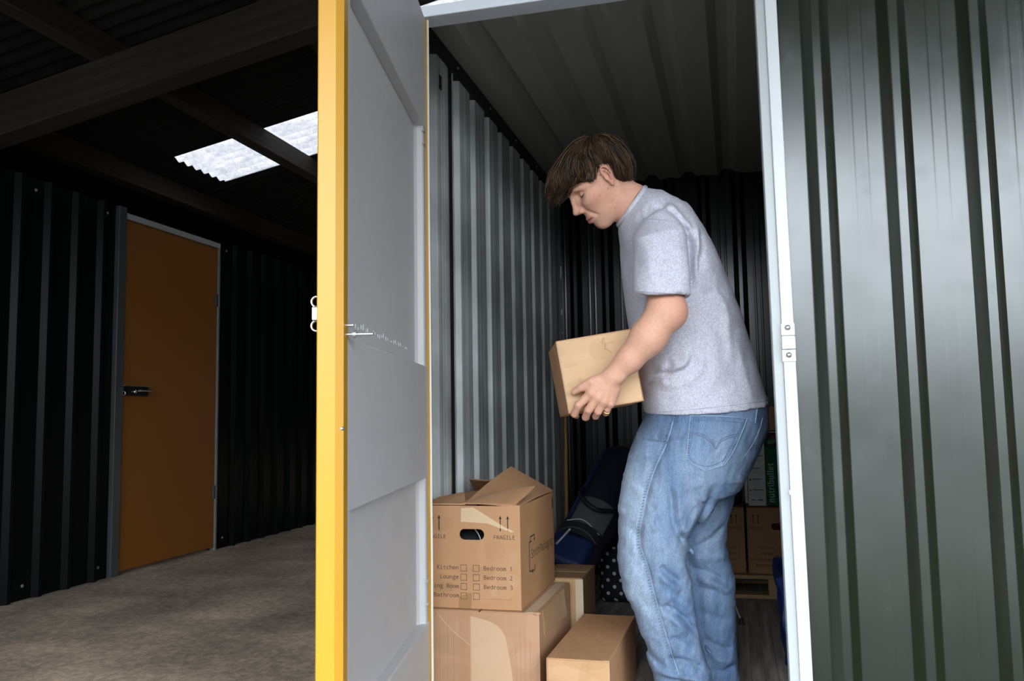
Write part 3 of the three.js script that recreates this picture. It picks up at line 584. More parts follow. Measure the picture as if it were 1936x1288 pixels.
{
  // golf bag leaning back against the rear wall, its foot behind box D
  const a = onZ(1092, 1040, -1.35), b = onZ(1178, 880, -1.75);
  const G = thing('golf_bag', 'blue grey and black golf bag leaning at the back of the unit', 'golf bag', [a.x, a.y, a.z]);
  const dir = b.clone().sub(a), len = dir.length(); const q = new THREE.Quaternion().setFromUnitVectors(V3(0, 1, 0), dir.clone().normalize()); G.quaternion.copy(q);
  const body = new THREE.LatheGeometry([[0.0, -0.3], [0.09, -0.3], [0.1, -0.28], [0.1, 0.0], [0.103, 0.2], [0.105, len - 0.02], [0.11, len], [0.1, len + 0.02], [0.0, len]].map(([x, y]) => new THREE.Vector2(x, y)), 32);
  mesh('bag_body', body, matNavy, G);
  const seg = (name, t0, t1, y0, y1, r, mat) => { const g = new THREE.CylinderGeometry(r, r * 0.96, y1 - y0, 20, 6, false, t0, t1 - t0); g.translate(0, (y0 + y1) / 2, 0); return mesh(name, g, mat, G); };
  seg('blue_panel', -1.9, -0.7, 0.1, len - 0.02, 0.112, matBlue);
  seg('grey_panel', -0.55, 0.9, 0.04, 0.2, 0.116, matGreyCloth);
  seg('black_band', -1.2, 1.2, -0.01, 0.05, 0.118, matBlack);
  const pk = mesh('pocket', rbox(0.17, 0.16, 0.09, 0.0, -0.09, 0.075, 0.03, 4), M(0.006, 0.016, 0.075, 0.55), G);
  mesh('piping', tubeGeo([V3(-0.09, -0.005, 0.075), V3(-0.04, 0.012, 0.112), V3(0.03, 0.012, 0.118), V3(0.085, -0.008, 0.088)], 0.0022, 24, 6), matGreyCloth, pk);
  mesh('piping', tubeGeo([V3(-0.03, -0.005, 0.121), V3(-0.038, -0.05, 0.1235), V3(-0.05, -0.1, 0.1235)], 0.0045, 16, 6), M(0.5, 0.5, 0.52, 0.6), pk);
  mesh('piping', tubeGeo([V3(-0.07, 0.055, 0.095), V3(0.0, 0.062, 0.12), V3(0.08, 0.04, 0.088)], 0.002, 20, 6), M(0.5, 0.5, 0.52, 0.6), G);
  mesh('carry_strap', tubeGeo([V3(-0.09, 0.28, 0.06), V3(-0.05, 0.16, 0.14), V3(0.03, 0.12, 0.14), V3(0.09, 0.18, 0.09)], 0.01, 30, 8), matBlack, G);
  // clubs
  for (const [x, z, h2, r] of [[-0.05, 0.02, 0.09, 1], [0.03, 0.04, 0.05, -1], [-0.02, -0.04, 0.07, 1]]) {
    const c = thing('golf_club', ['steel golf club with the highest head standing in the golf bag', 'steel golf club at the front rim of the golf bag', 'steel golf club at the rear rim of the golf bag'][[0.09, 0.05, 0.07].indexOf(h2)], 'golf club', [0, 0, 0]);
    c.position.copy(a).addScaledVector(dir, 1.0).add(V3(x, 0, z).applyQuaternion(q)); c.quaternion.copy(q);
    const s = cyl(0.005, 0.005, 0.03 + h2, 8); s.translate(0, (h2 - 0.03) / 2, 0); mesh('shaft', s, matZinc, c);
    const hd = rbox(0.06, 0.035, 0.02, 0.025 * r, h2 + 0.012, 0, 0.008, 3); mesh('club_head', hd, matSteel, c);
  }
}
{
  // broom handle in the rear corner
  const a = onZ(1068, 1075, -2.2), b = onZ(1052, 700, -2.38); b.x = -0.885; a.x = Math.max(a.x, -0.87); b.z = -2.34;
  const P = thing('wooden_pole', 'thin wooden pole leaning in the dark left rear corner', 'pole');
  mesh('shaft', tubeGeo([V3(a.x, F, a.z), b], 0.011, 2, 12), M(0.32, 0.16, 0.05, 0.5), P);
  mesh('end_cap', (() => { const g = new THREE.SphereGeometry(0.0125, 12, 8); g.translate(b.x, b.y, b.z); return g; })(), M(0.25, 0.12, 0.04, 0.5), P);
}
{
  // small folding stand whose rubber foot shows behind the jeans
  const a = onZ(1402, 1183, -1.45), S = thing('tripod_stand', 'thin metal stand leg with a black rubber foot behind the jeans', 'stand');
  const top = V3(a.x - 0.1, F + 0.28, a.z - 0.02); a.y = F + 0.012;
  mesh('leg', tubeGeo([a.clone(), top], 0.004, 2, 8), matZinc, S);
  mesh('leg', tubeGeo([V3(a.x - 0.2, F + 0.012, a.z + 0.02), top], 0.004, 2, 8), matZinc, S);
  mesh('leg', tubeGeo([V3(a.x - 0.1, F + 0.012, a.z - 0.2), top], 0.004, 2, 8), matZinc, S);
  for (const [x, z] of [[a.x, a.z], [a.x - 0.2, a.z + 0.02], [a.x - 0.1, a.z - 0.2]]) { const g = cyl(0.007, 0.012, 0.024, 12); g.translate(x, F + 0.012, z); mesh('rubber_foot', g, matBlack, S); }
}
// ---------------------------------------------------------------- the person
// Shapes below are laid out on the drawing board: Q(px, py, d) is a point d metres behind it.
const Q = (px, py, d) => [(px - FW / 2) / FOC * d, (FH / 2 - py) / FOC * d, -d];
const toWorld = BOARD_FRAME.clone();
const PB = V3(-0.14, F, -0.36); // base of the person
const localise = (g) => { g.applyMatrix4(toWorld); g.translate(-PB.x, -PB.y, -PB.z); return g; };
const sub = (a, b) => [a[0] - b[0], a[1] - b[1], a[2] - b[2]], addv = (a, b, s = 1) => [a[0] + b[0] * s, a[1] + b[1] * s, a[2] + b[2] * s];
const dot = (a, b) => a[0] * b[0] + a[1] * b[1] + a[2] * b[2], nrm = (a) => { const l = Math.hypot(...a) || 1; return [a[0] / l, a[1] / l, a[2] / l]; };
const crs = (a, b) => [a[1] * b[2] - a[2] * b[1], a[2] * b[0] - a[0] * b[2], a[0] * b[1] - a[1] * b[0]];
const smin = (a, b, k) => { const h = Math.max(k - Math.abs(a - b), 0) / k; return Math.min(a, b) - h * h * k * 0.25; };
const smax = (a, b, k) => -smin(-a, -b, k);
const sst = (a, b, x) => { const t = clamp((x - a) / (b - a), 0, 1); return t * t * (3 - 2 * t); };
// tapered capsule
function cap(a, b, r0, r1) {
  const d = sub(b, a), l2 = dot(d, d) || 1e-9;
  return (x, y, z) => { const px = x - a[0], py = y - a[1], pz = z - a[2], t = clamp((px * d[0] + py * d[1] + pz * d[2]) / l2, 0, 1); const ex = px - d[0] * t, ey = py - d[1] * t, ez = pz - d[2] * t; return Math.sqrt(ex * ex + ey * ey + ez * ez) - (r0 + (r1 - r0) * t); };
}
const ell = (c, r) => { const m = Math.min(...r); return (x, y, z) => { const a = (x - c[0]) / r[0], b = (y - c[1]) / r[1], d = (z - c[2]) / r[2]; return (Math.sqrt(a * a + b * b + d * d) - 1) * m; }; };
const sph = (c, r) => (x, y, z) => Math.hypot(x - c[0], y - c[1], z - c[2]) - r;
// body tube through cross-sections [frontX, frontY, backX, backY, depth, half width sideways]
function etube(rows) {
  const n = rows.map(([fx, fy, bx, by, d, b]) => { const f = Q(fx, fy, d), k = Q(bx, by, d), c = [(f[0] + k[0]) / 2, (f[1] + k[1]) / 2, -d], A = nrm(sub(k, f)); return { c, A, a: Math.hypot(k[0] - f[0], k[1] - f[1]) / 2, b, W: [A[1], -A[0], 0] }; });
  // W points down the tube
  return (x, y, z) => {
    let best = 1e3;
    for (let i = 0; i < n.length - 1; i++) {
      const p = n[i], q = n[i + 1];
      const s0 = (x - p.c[0]) * p.W[0] + (y - p.c[1]) * p.W[1], s1 = (x - q.c[0]) * q.W[0] + (y - q.c[1]) * q.W[1];
      let t = s0 <= 0 ? 0 : s1 >= 0 ? 1 : s0 / (s0 - s1);
      const cx = p.c[0] + (q.c[0] - p.c[0]) * t, cy = p.c[1] + (q.c[1] - p.c[1]) * t, cz = p.c[2] + (q.c[2] - p.c[2]) * t;
      const ax = p.A[0] + (q.A[0] - p.A[0]) * t, ay = p.A[1] + (q.A[1] - p.A[1]) * t, a = p.a + (q.a - p.a) * t, b = p.b + (q.b - p.b) * t;
      const dx = x - cx, dy = y - cy, dz = z - cz, u = (dx * ax + dy * ay) / a, v = dz / b, w = Math.abs(dx * ay - dy * ax);
      const e = (Math.pow(Math.pow(Math.abs(u), 2.25) + Math.pow(Math.abs(v), 2.25), 1 / 2.25) - 1) * Math.min(a, b);
      const f = t > 0 && t < 1 ? e : Math.max(e, w);
      if (f < best) best = f;
    }
    return best;
  };
}
// surface of field = 0 on a grid of step h, by surface nets
function netMesh(f, lo, hi, h) {
  const nx = Math.ceil((hi[0] - lo[0]) / h) + 1, ny = Math.ceil((hi[1] - lo[1]) / h) + 1, nz = Math.ceil((hi[2] - lo[2]) / h) + 1, sx = 1, sy = nx, sz = nx * ny;
  const v = new Float32Array(nx * ny * nz), B = 6;
  for (let bz = 0; bz < nz; bz += B) for (let by = 0; by < ny; by += B) for (let bx = 0; bx < nx; bx += B) {
    const x1 = Math.min(nx, bx + B), y1 = Math.min(ny, by + B), z1 = Math.min(nz, bz + B);
    const c = f(lo[0] + (bx + x1 - 1) / 2 * h, lo[1] + (by + y1 - 1) / 2 * h, lo[2] + (bz + z1 - 1) / 2 * h), skip = Math.abs(c) > B * h * 1.15;
    for (let k = bz; k < z1; k++) for (let j = by; j < y1; j++) for (let i = bx; i < x1; i++) v[i + j * sy + k * sz] = skip ? c : f(lo[0] + i * h, lo[1] + j * h, lo[2] + k * h);
  }
  const id = new Int32Array(v.length).fill(-1), pos = [], idx = [];
  const E = [[0, 1], [2, 3], [4, 5], [6, 7], [0, 2], [1, 3], [4, 6], [5, 7], [0, 4], [1, 5], [2, 6], [3, 7]];
  const off = [0, 1, sy, sy + 1, sz, sz + 1, sz + sy, sz + sy + 1];
  for (let k = 0; k < nz - 1; k++) for (let j = 0; j < ny - 1; j++) for (let i = 0; i < nx - 1; i++) {
    const o = i + j * sy + k * sz; let m = 0; for (let c = 0; c < 8; c++) if (v[o + off[c]] < 0) m |= 1 << c;
    if (m === 0 || m === 255) continue;
    let x = 0, y = 0, z = 0, n = 0;
    for (const [a, b] of E) { const va = v[o + off[a]], vb = v[o + off[b]]; if ((va < 0) === (vb < 0)) continue; const t = va / (va - vb); x += (a & 1) + ((b & 1) - (a & 1)) * t; y += (a >> 1 & 1) + ((b >> 1 & 1) - (a >> 1 & 1)) * t; z += (a >> 2) + ((b >> 2) - (a >> 2)) * t; n++; }
    id[o] = pos.length / 3; pos.push(lo[0] + (i + x / n) * h, lo[1] + (j + y / n) * h, lo[2] + (k + z / n) * h);
  }
  for (let k = 1; k < nz - 1; k++) for (let j = 1; j < ny - 1; j++) for (let i = 1; i < nx - 1; i++) {
    const o = i + j * sy + k * sz, s = v[o] < 0;
    for (const [d, a, b] of [[sx, sy, sz], [sy, sz, sx], [sz, sx, sy]]) {
      if ((v[o + d] < 0) === s) continue;
      const p = id[o], q = id[o - a], r = id[o - a - b], t = id[o - b];
      if (p < 0 || q < 0 || r < 0 || t < 0) continue;
      if (s) idx.push(p, q, r, p, r, t); else idx.push(p, r, q, p, t, r);
    }
  }
  const g = new THREE.BufferGeometry(); g.setAttribute('position', new THREE.Float32BufferAttribute(pos, 3)); g.setIndex(idx); g.computeVertexNormals(); return g;
}
// cloth and skin uv in metres, taken face by face along the axis the face looks at most
const bodyUV = (g0, s = 1) => {
  const g = g0.index ? g0.toNonIndexed() : g0, p = g.attributes.position, uv = new Float32Array(p.count * 2), A = V3(), B = V3(), C = V3();
  for (let i = 0; i < p.count; i += 3) {
    A.fromBufferAttribute(p, i); B.fromBufferAttribute(p, i + 1).sub(A); C.fromBufferAttribute(p, i + 2).sub(A); B.cross(C);
    const ax = Math.abs(B.x), ay = Math.abs(B.y), az = Math.abs(B.z);
    for (let k = i; k < i + 3; k++) { const x = p.getX(k), y = p.getY(k), z = p.getZ(k); uv[2 * k] = (az >= ax && az >= ay ? x : ax >= ay ? z : x) * s; uv[2 * k + 1] = (ay > ax && ay > az ? z : y) * s; }
  }
  g.setAttribute('uv', new THREE.BufferAttribute(uv, 2)); return g;
};
const paint = (g, fn) => { const p = g.attributes.position, c = new Float32Array(p.count * 3); for (let i = 0; i < p.count; i++) c.set(fn(p.getX(i), p.getY(i), p.getZ(i)), i * 3); g.setAttribute('color', new THREE.BufferAttribute(c, 3)); return g; };
// relief of creases, laid out on the side of the cloth that is seen: [[x, y], ...], half width, height (m, negative: groove)
const FX0 = 1150, FY0 = 330, FWd = 320, FHt = 1010;
function relief(list, noiseAmp, ns, gain = 1, fine = 0) {
  const H = new Float32Array(FWd * FHt);
  for (const [pts, w, amp] of list) {
    const c = new THREE.CatmullRomCurve3(pts.map(([x, y]) => V3(x, y, 0))), n = Math.max(12, Math.ceil(c.getLength() / 3)), S = c.getPoints(n);
    let xa = 1e9, xb = -1e9, ya = 1e9, yb = -1e9; for (const p of S) { xa = Math.min(xa, p.x); xb = Math.max(xb, p.x); ya = Math.min(ya, p.y); yb = Math.max(yb, p.y); }
    for (let y = Math.max(0, Math.floor(ya - 3 * w - FY0)); y < Math.min(FHt, yb + 3 * w - FY0); y++) for (let x = Math.max(0, Math.floor(xa - 3 * w - FX0)); x < Math.min(FWd, xb + 3 * w - FX0); x++) {
      let bd = 1e9, bt = 0; for (let i = 0; i <= n; i++) { const d = (S[i].x - x - FX0) ** 2 + (S[i].y - y - FY0) ** 2; if (d < bd) { bd = d; bt = i / n; } }
      const e = Math.sqrt(bd) / w; if (e > 3) continue;
      const end = Math.min(1, Math.sin(Math.PI * clamp(bt, 0.02, 0.98)) * 1.9);
      H[x + y * FWd] += gain * amp * end * Math.exp(-e * e) ;
    }
  }
  for (let y = 0; y < FHt; y++) for (let x = 0; x < FWd; x++) H[x + y * FWd] += noiseAmp * (fbm(x / 34, y / 46, 0, ns, 3) - 0.5) + fine * (Math.abs(fbm((x + y * 0.35) / 15, (y - x * 0.25) / 24, 0, ns + 5, 2) - 0.5) - 0.12);
  return (px, py) => { const x = clamp(px - FX0, 0, FWd - 1.01), y = clamp(py - FY0, 0, FHt - 1.01), i = x | 0, j = y | 0, a = x - i, b = y - j, o = i + j * FWd; return (H[o] * (1 - a) + H[o + 1] * a) * (1 - b) + (H[o + FWd] * (1 - a) + H[o + FWd + 1] * a) * b; };
}
const lx = (x) => x / 2.36 * FOC + FW / 2, ly = (y) => FH / 2 - y / 2.36 * FOC;

const person = thing('person', 'young man in grey t-shirt and faded jeans bending forward with a plain box', 'person', [PB.x, PB.y, PB.z]);

// ---- head frame
const PITCH = THREE.MathUtils.degToRad(40.5), YAWH = THREE.MathUtils.degToRad(2), ROLLH = 0.1, HS = [1.09, 0.93, 1.0], HM = 0.98;
const HO = Q(1141, 340, 2.47);
let hF = [-Math.cos(PITCH), -Math.sin(PITCH), 0], hU = [-Math.sin(PITCH), Math.cos(PITCH), 0], hL = [0, 0, 1];
{ const f = hF; hF = [f[0] * Math.cos(YAWH), f[1] * Math.cos(YAWH), Math.sin(YAWH)]; hL = [-f[0] * Math.sin(YAWH), -f[1] * Math.sin(YAWH), Math.cos(YAWH)]; const u = hU; hU = nrm(addv(u, hL, ROLLH)); hL = nrm(addv(hL, u, -ROLLH)); }
const HP = (a, b, c) => [0, 1, 2].map((i) => HO[i] + hF[i] * a * HS[0] + hU[i] * b * HS[1] + hL[i] * c * HS[2]);
const toHead = (x, y, z) => { const d = [x - HO[0], y - HO[1], z - HO[2]]; return [dot(d, hF) / HS[0], dot(d, hU) / HS[1], dot(d, hL) / HS[2]]; };
const chain = (pts, r0, r1) => pts.slice(1).map((p, i) => cap(pts[i], p, r0 + (r1 - r0) * i / (pts.length - 1), r0 + (r1 - r0) * (i + 1) / (pts.length - 1)));
const headField = (() => {
  const cran = ell([-0.004, 0.045, 0], [0.087, 0.083, 0.074]);
  const face = ell([0.04, -0.022, 0], [0.054, 0.088, 0.056]);
  const muzzle = ell([0.068, -0.062, 0], [0.03, 0.034, 0.032]);
  const jawL = [cap([-0.004, -0.03, 0.05], [0.012, -0.074, 0.044], 0.018, 0.015), cap([0.012, -0.074, 0.044], [0.068, -0.102, 0.008], 0.015, 0.015)];
  const chin = ell([0.07, -0.102, 0], [0.018, 0.016, 0.019]);
  const cheek = ell([0.058, -0.018, 0.037], [0.026, 0.02, 0.019]);
  const brow = [cap([0.088, 0.034, 0.008], [0.078, 0.035, 0.036], 0.011, 0.011), cap([0.078, 0.035, 0.036], [0.055, 0.022, 0.054], 0.011, 0.01)];
  const noseB = [cap([0.083, 0.022, 0], [0.098, -0.024, 0], 0.0105, 0.0125), cap([0.091, 0.028, 0], [0.103, 0.002, 0], 0.0075, 0.0075), cap([0.102, 0.002, 0], [0.1115, -0.0215, 0], 0.0072, 0.0092)];
  const tip = ell([0.1095, -0.0245, 0], [0.0115, 0.0095, 0.0115]), ala = ell([0.098, -0.0295, 0.0125], [0.0115, 0.0095, 0.007]);
  const nostril = ell([0.1035, -0.037, 0.0065], [0.0055, 0.003, 0.003]);
  const sock = ell([0.088, 0.011, 0.032], [0.014, 0.0125, 0.018]);
  const eye = sph([0.0674, 0.0095, 0.0315], 0.0126), lidU = ell([0.0696, 0.0112, 0.0318], [0.0128, 0.0105, 0.0146]), lidL = ell([0.07, 0.004, 0.0318], [0.0118, 0.0075, 0.0142]);
  const upLip = [cap([0.1, -0.0615, 0], [0.096, -0.0625, 0.012], 0.0058, 0.0055), cap([0.096, -0.0625, 0.012], [0.083, -0.0665, 0.025], 0.0055, 0.003)];
  const loLip = [cap([0.0985, -0.0735, 0], [0.0945, -0.073, 0.011], 0.0068, 0.0063), cap([0.0945, -0.073, 0.011], [0.083, -0.0685, 0.024], 0.0063, 0.003)];
  const slit = [cap([0.106, -0.0668, 0], [0.101, -0.0668, 0.012], 0.0022, 0.002), cap([0.101, -0.0668, 0.012], [0.086, -0.067, 0.024], 0.002, 0.0014)];
  const phil = cap([0.106, -0.045, 0], [0.1055, -0.056, 0], 0.003, 0.003);
  const naso = cap([0.093, -0.038, 0.022], [0.08, -0.068, 0.034], 0.0026, 0.002);
  const helix = chain([[0.004, 0.006, 0.073], [0.006, 0.02, 0.078], [0.0, 0.032, 0.082], [-0.012, 0.036, 0.085], [-0.024, 0.031, 0.088], [-0.031, 0.018, 0.09], [-0.031, 0.003, 0.089], [-0.024, -0.011, 0.086], [-0.014, -0.022, 0.081]], 0.0036, 0.004);
  const earD = ell([-0.013, 0.007, 0.0775], [0.019, 0.028, 0.006]), lobe = ell([-0.006, -0.024, 0.0775], [0.009, 0.0105, 0.0055]);
  const anti = chain([[-0.008, 0.024, 0.084], [-0.019, 0.014, 0.0865], [-0.02, 0.0, 0.086], [-0.012, -0.013, 0.083]], 0.0032, 0.0032);
  const conch = ell([-0.007, 0.001, 0.085], [0.0085, 0.0115, 0.0065]), trag = ell([0.005, -0.003, 0.078], [0.0045, 0.0065, 0.005]);
  return (a, b, c) => {
    const s = Math.abs(c);
    let d = smin(cran(a, b, c), face(a, b, c), 0.035);
    d = smin(d, muzzle(a, b, c), 0.02);
    d = smin(d, Math.min(jawL[0](a, b, s), jawL[1](a, b, s)), 0.03);
    d = smin(d, chin(a, b, c), 0.016);
    d = smin(d, cheek(a, b, s), 0.022);
    d = smin(d, Math.min(brow[0](a, b, s), brow[1](a, b, s)), 0.012);
    d = smax(d, -sock(a, b, s), 0.012);
    d = smin(d, Math.min(noseB[0](a, b, c), noseB[1](a, b, c), noseB[2](a, b, c)), 0.013);
    d = smin(d, tip(a, b, c), 0.006); d = smin(d, ala(a, b, s), 0.0035);
    d = smin(d, eye(a, b, s), 0.002); d = smin(d, Math.max(lidU(a, b, s), 0.0055 - b + (a - 0.08) * 0.2), 0.0015); d = smin(d, lidL(a, b, s), 0.003);
    d = smin(d, Math.min(upLip[0](a, b, s), upLip[1](a, b, s)), 0.005); d = smin(d, Math.min(loLip[0](a, b, s), loLip[1](a, b, s)), 0.005);
    d = smax(d, -Math.min(slit[0](a, b, s), slit[1](a, b, s)), 0.0016);
    d = smax(d, -phil(a, b, c), 0.004); d = smax(d, -naso(a, b, s), 0.01);
    d = smax(d, -nostril(a, b, s), 0.002);
    if (s > 0.055 && a < 0.05 && a > -0.06 && b > -0.06 && b < 0.06) {
      const a0 = a, b0 = b; a = -0.012 + (a0 - 0.002) * 1.9; b = 0.004 + (b0 - 0.006) * 1.06;
      let e = smin(earD(a, b, s), lobe(a, b, s), 0.008);
      e = smax(e, -conch(a, b, s), 0.004);
      for (const k of helix) e = smin(e, k(a, b, s), 0.0035);
      for (const k of anti) e = smin(e, k(a, b, s), 0.003);
      e = smin(e, trag(a, b, s), 0.003);
      d = smin(d, e * 0.7, 0.004);
    }
    return d;
  };
})();
const neckF = etube([[1130, 375, 1178, 330, 2.475, 0.052], [1156, 406, 1201, 346, 2.475, 0.057], [1172, 424, 1214, 352, 2.48, 0.06], [1180, 448, 1240, 372, 2.49, 0.075], [1190, 480, 1290, 420, 2.5, 0.12]]);
const headNeck = (x, y, z) => { const h = toHead(x, y, z); const r = Math.hypot(h[0], h[1], h[2]); const d = r > 0.3 ? (r - 0.2) : headField(h[0], h[1], h[2]) * HM; return smin(d, neckF(x, y, z), 0.018); };
// ---- carried box frame (near face nearly parallel to the picture)
const bxU = nrm([Math.cos(0.166), Math.sin(0.166), -0.05]), bxW0 = [0.115, -0.1, -1], bxV = nrm(crs(nrm(bxW0), bxU).map((v) => v)), bxW = nrm(crs(bxU, bxV).map((v) => -v));
const upV = bxV[1] > 0 ? bxV : bxV.map((v) => -v), inW = bxW[2] < 0 ? bxW : bxW.map((v) => -v);
const BD = 2.285; // depth of the near face
// ---- arms and hands
const arm = (S, E, W, rs) => [cap(S, E, rs[0], rs[1]), cap(E, W, rs[2], rs[3])];
const SL = Q(1236, 432, 2.35), EL = Q(1263, 590, 2.225), WL = Q(1159, 711, 2.245);
const lA = [cap(SL, EL, 0.049, 0.0475), cap(addv(EL, [-0.006, 0.004, 0]), Q(1226, 638, 2.228), 0.046, 0.0455), cap(Q(1226, 638, 2.228), Q(1190, 680, 2.236), 0.0455, 0.0345), cap(Q(1190, 680, 2.236), WL, 0.0345, 0.0262), sph(Q(1272, 592, 2.23), 0.027)];
const fingers = [
  [[1118, 743, 2.246], [1094, 766, 2.256], [1086, 783, 2.278], [1090, 787, 2.312]],
  [[1130, 752, 2.241], [1113, 775, 2.25], [1107, 789, 2.276], [1110, 790, 2.312]],
  [[1142, 759, 2.243], [1131, 778, 2.253], [1126, 787, 2.28], [1128, 787, 2.314]],
  [[1154, 763, 2.25], [1148, 774, 2.258], [1145, 781.5, 2.282], [1147, 782, 2.308]],
].map((f) => f.map((p) => Q(...p)));
const fr = [[0.0118, 0.0108, 0.0098, 0.008], [0.0122, 0.011, 0.0098, 0.008], [0.0116, 0.0104, 0.0094, 0.0078], [0.0102, 0.0092, 0.0082, 0.007]];
const handF = (() => {
  const meta = fingers.map((f, i) => cap(addv(WL, sub(f[0], WL), 0.08), f[0], [0.0165, 0.0165, 0.016, 0.0145][i], [0.0128, 0.013, 0.0125, 0.0112][i]));
  const web = [cap(Q(1138, 728, 2.25), Q(1122, 738, 2.25), 0.016, 0.012), cap(Q(1162, 735, 2.252), Q(1156, 757, 2.255), 0.017, 0.0125)];
  const th = [Q(1150, 714, 2.248), Q(1119, 722, 2.246), Q(1099, 733, 2.258), Q(1085, 741.5, 2.268)];
  const thumb = [cap(th[0], th[1], 0.0175, 0.0128), cap(th[1], th[2], 0.0122, 0.0108), cap(th[2], th[3], 0.0108, 0.0078)];
  const fs = fingers.map((f, i) => [cap(f[0], f[1], fr[i][0], fr[i][1]), cap(f[1], f[2], fr[i][1], fr[i][2]), cap(f[2], f[3], fr[i][2], fr[i][3])]);
  const kn = fingers.map((f, i) => sph(addv(f[0], [0, 0, 0.003]), 0.0118 - i * 0.0004));
  const ten = fingers.map((f) => cap(addv(addv(WL, sub(f[0], WL), 0.35), [0, 0, 0.0135]), addv(f[0], [0, 0, 0.0095]), 0.0022, 0.003));
  const ulna = sph(Q(1172, 716, 2.228), 0.011);
  return (x, y, z) => {
    let p = 1; for (const m of meta) p = smin(p, m(x, y, z), 0.014);
    for (const m of web) p = smin(p, m(x, y, z), 0.012);
    for (const t of ten) p = smin(p, t(x, y, z), 0.006);
    let d = p;
    for (const k of kn) d = smin(d, k(x, y, z), 0.005);
    let fmin = 1; for (const f of fs) { let q = f[0](x, y, z); q = smin(q, f[1](x, y, z), 0.003); q = smin(q, f[2](x, y, z), 0.003); fmin = Math.min(fmin, q); }
    d = smin(d, fmin, 0.0055);
    let t = thumb[0](x, y, z); t = smin(t, thumb[1](x, y, z), 0.004); t = smin(t, thumb[2](x, y, z), 0.003);
    d = smin(d, t, 0.009); d = smin(d, ulna(x, y, z), 0.012);
    return d;
  };
})();
const leftArm = (x, y, z) => { let d = lA[0](x, y, z); d = smin(d, lA[1](x, y, z), 0.02); d = smin(d, lA[2](x, y, z), 0.02); d = smin(d, lA[3](x, y, z), 0.012); d = smin(d, lA[4](x, y, z), 0.03); const hx = x - WL[0], hy = y - WL[1], hz = z - WL[2]; if (hx * hx + hy * hy + hz * hz < 0.04) d = smin(d, handF(x, y, z), 0.014); return d; };
// right arm reaches round the far side of the box
const SR = Q(1240, 432, 2.68), ER = Q(1268, 580, 2.72), WR = Q(1170, 690, 2.64);
const rA = [cap(SR, ER, 0.054, 0.046), cap(ER, WR, 0.046, 0.027)];
const rFing = [0, 1, 2, 3].map((i) => { const k = Q(1128 + i * 9, 722 + i * 7, 2.64); return [k, Q(1108 + i * 9, 748 + i * 7, 2.635), Q(1104 + i * 9, 765 + i * 5, 2.61), Q(1106 + i * 9, 770 + i * 3, 2.585)]; });
const rightHand = (() => { const m = rFing.map((f) => cap(WR, f[0], 0.016, 0.0125)), th = [cap(WR, Q(1128, 700, 2.62), 0.016, 0.012), cap(Q(1128, 700, 2.62), Q(1100, 718, 2.605), 0.012, 0.0085)]; const fs = rFing.map((f) => [cap(f[0], f[1], 0.0115, 0.0105), cap(f[1], f[2], 0.0105, 0.0095), cap(f[2], f[3], 0.0095, 0.008)]);
  return (x, y, z) => { let d = 1; for (const k of m) d = smin(d, k(x, y, z), 0.012); for (const k of th) d = smin(d, k(x, y, z), 0.008); for (const f of fs) d = smin(d, Math.min(f[0](x, y, z), f[1](x, y, z), f[2](x, y, z)), 0.004); return d; }; })();
const rightArm = (x, y, z) => { let d = smin(rA[0](x, y, z), rA[1](x, y, z), 0.02); return smin(d, rightHand(x, y, z), 0.014); };
// trunk and legs below the clothes
const coreF = etube([[1190, 452, 1262, 392, 2.5, 0.12], [1196, 490, 1300, 440, 2.5, 0.165], [1200, 560, 1345, 530, 2.5, 0.165], [1215, 660, 1385, 640, 2.5, 0.15], [1235, 760, 1425, 745, 2.5, 0.15], [1220, 850, 1425, 840, 2.5, 0.15]]);
const legF = [etube([[1215, 830, 1390, 830, 2.42, 0.075], [1195, 930, 1350, 925, 2.41, 0.075], [1192, 1030, 1270, 1020, 2.4, 0.055], [1206, 1090, 1286, 1080, 2.4, 0.05], [1240, 1200, 1305, 1195, 2.4, 0.045], [1265, 1300, 1325, 1300, 2.4, 0.036], [1268, 1335, 1330, 1335, 2.4, 0.036]]), etube([[1240, 840, 1410, 840, 2.58, 0.075], [1240, 930, 1380, 925, 2.59, 0.075], [1262, 1030, 1355, 1025, 2.6, 0.06], [1285, 1100, 1372, 1095, 2.6, 0.055], [1305, 1200, 1378, 1200, 2.6, 0.048], [1315, 1290, 1368, 1290, 2.6, 0.036], [1318, 1318, 1370, 1318, 2.6, 0.036]])];
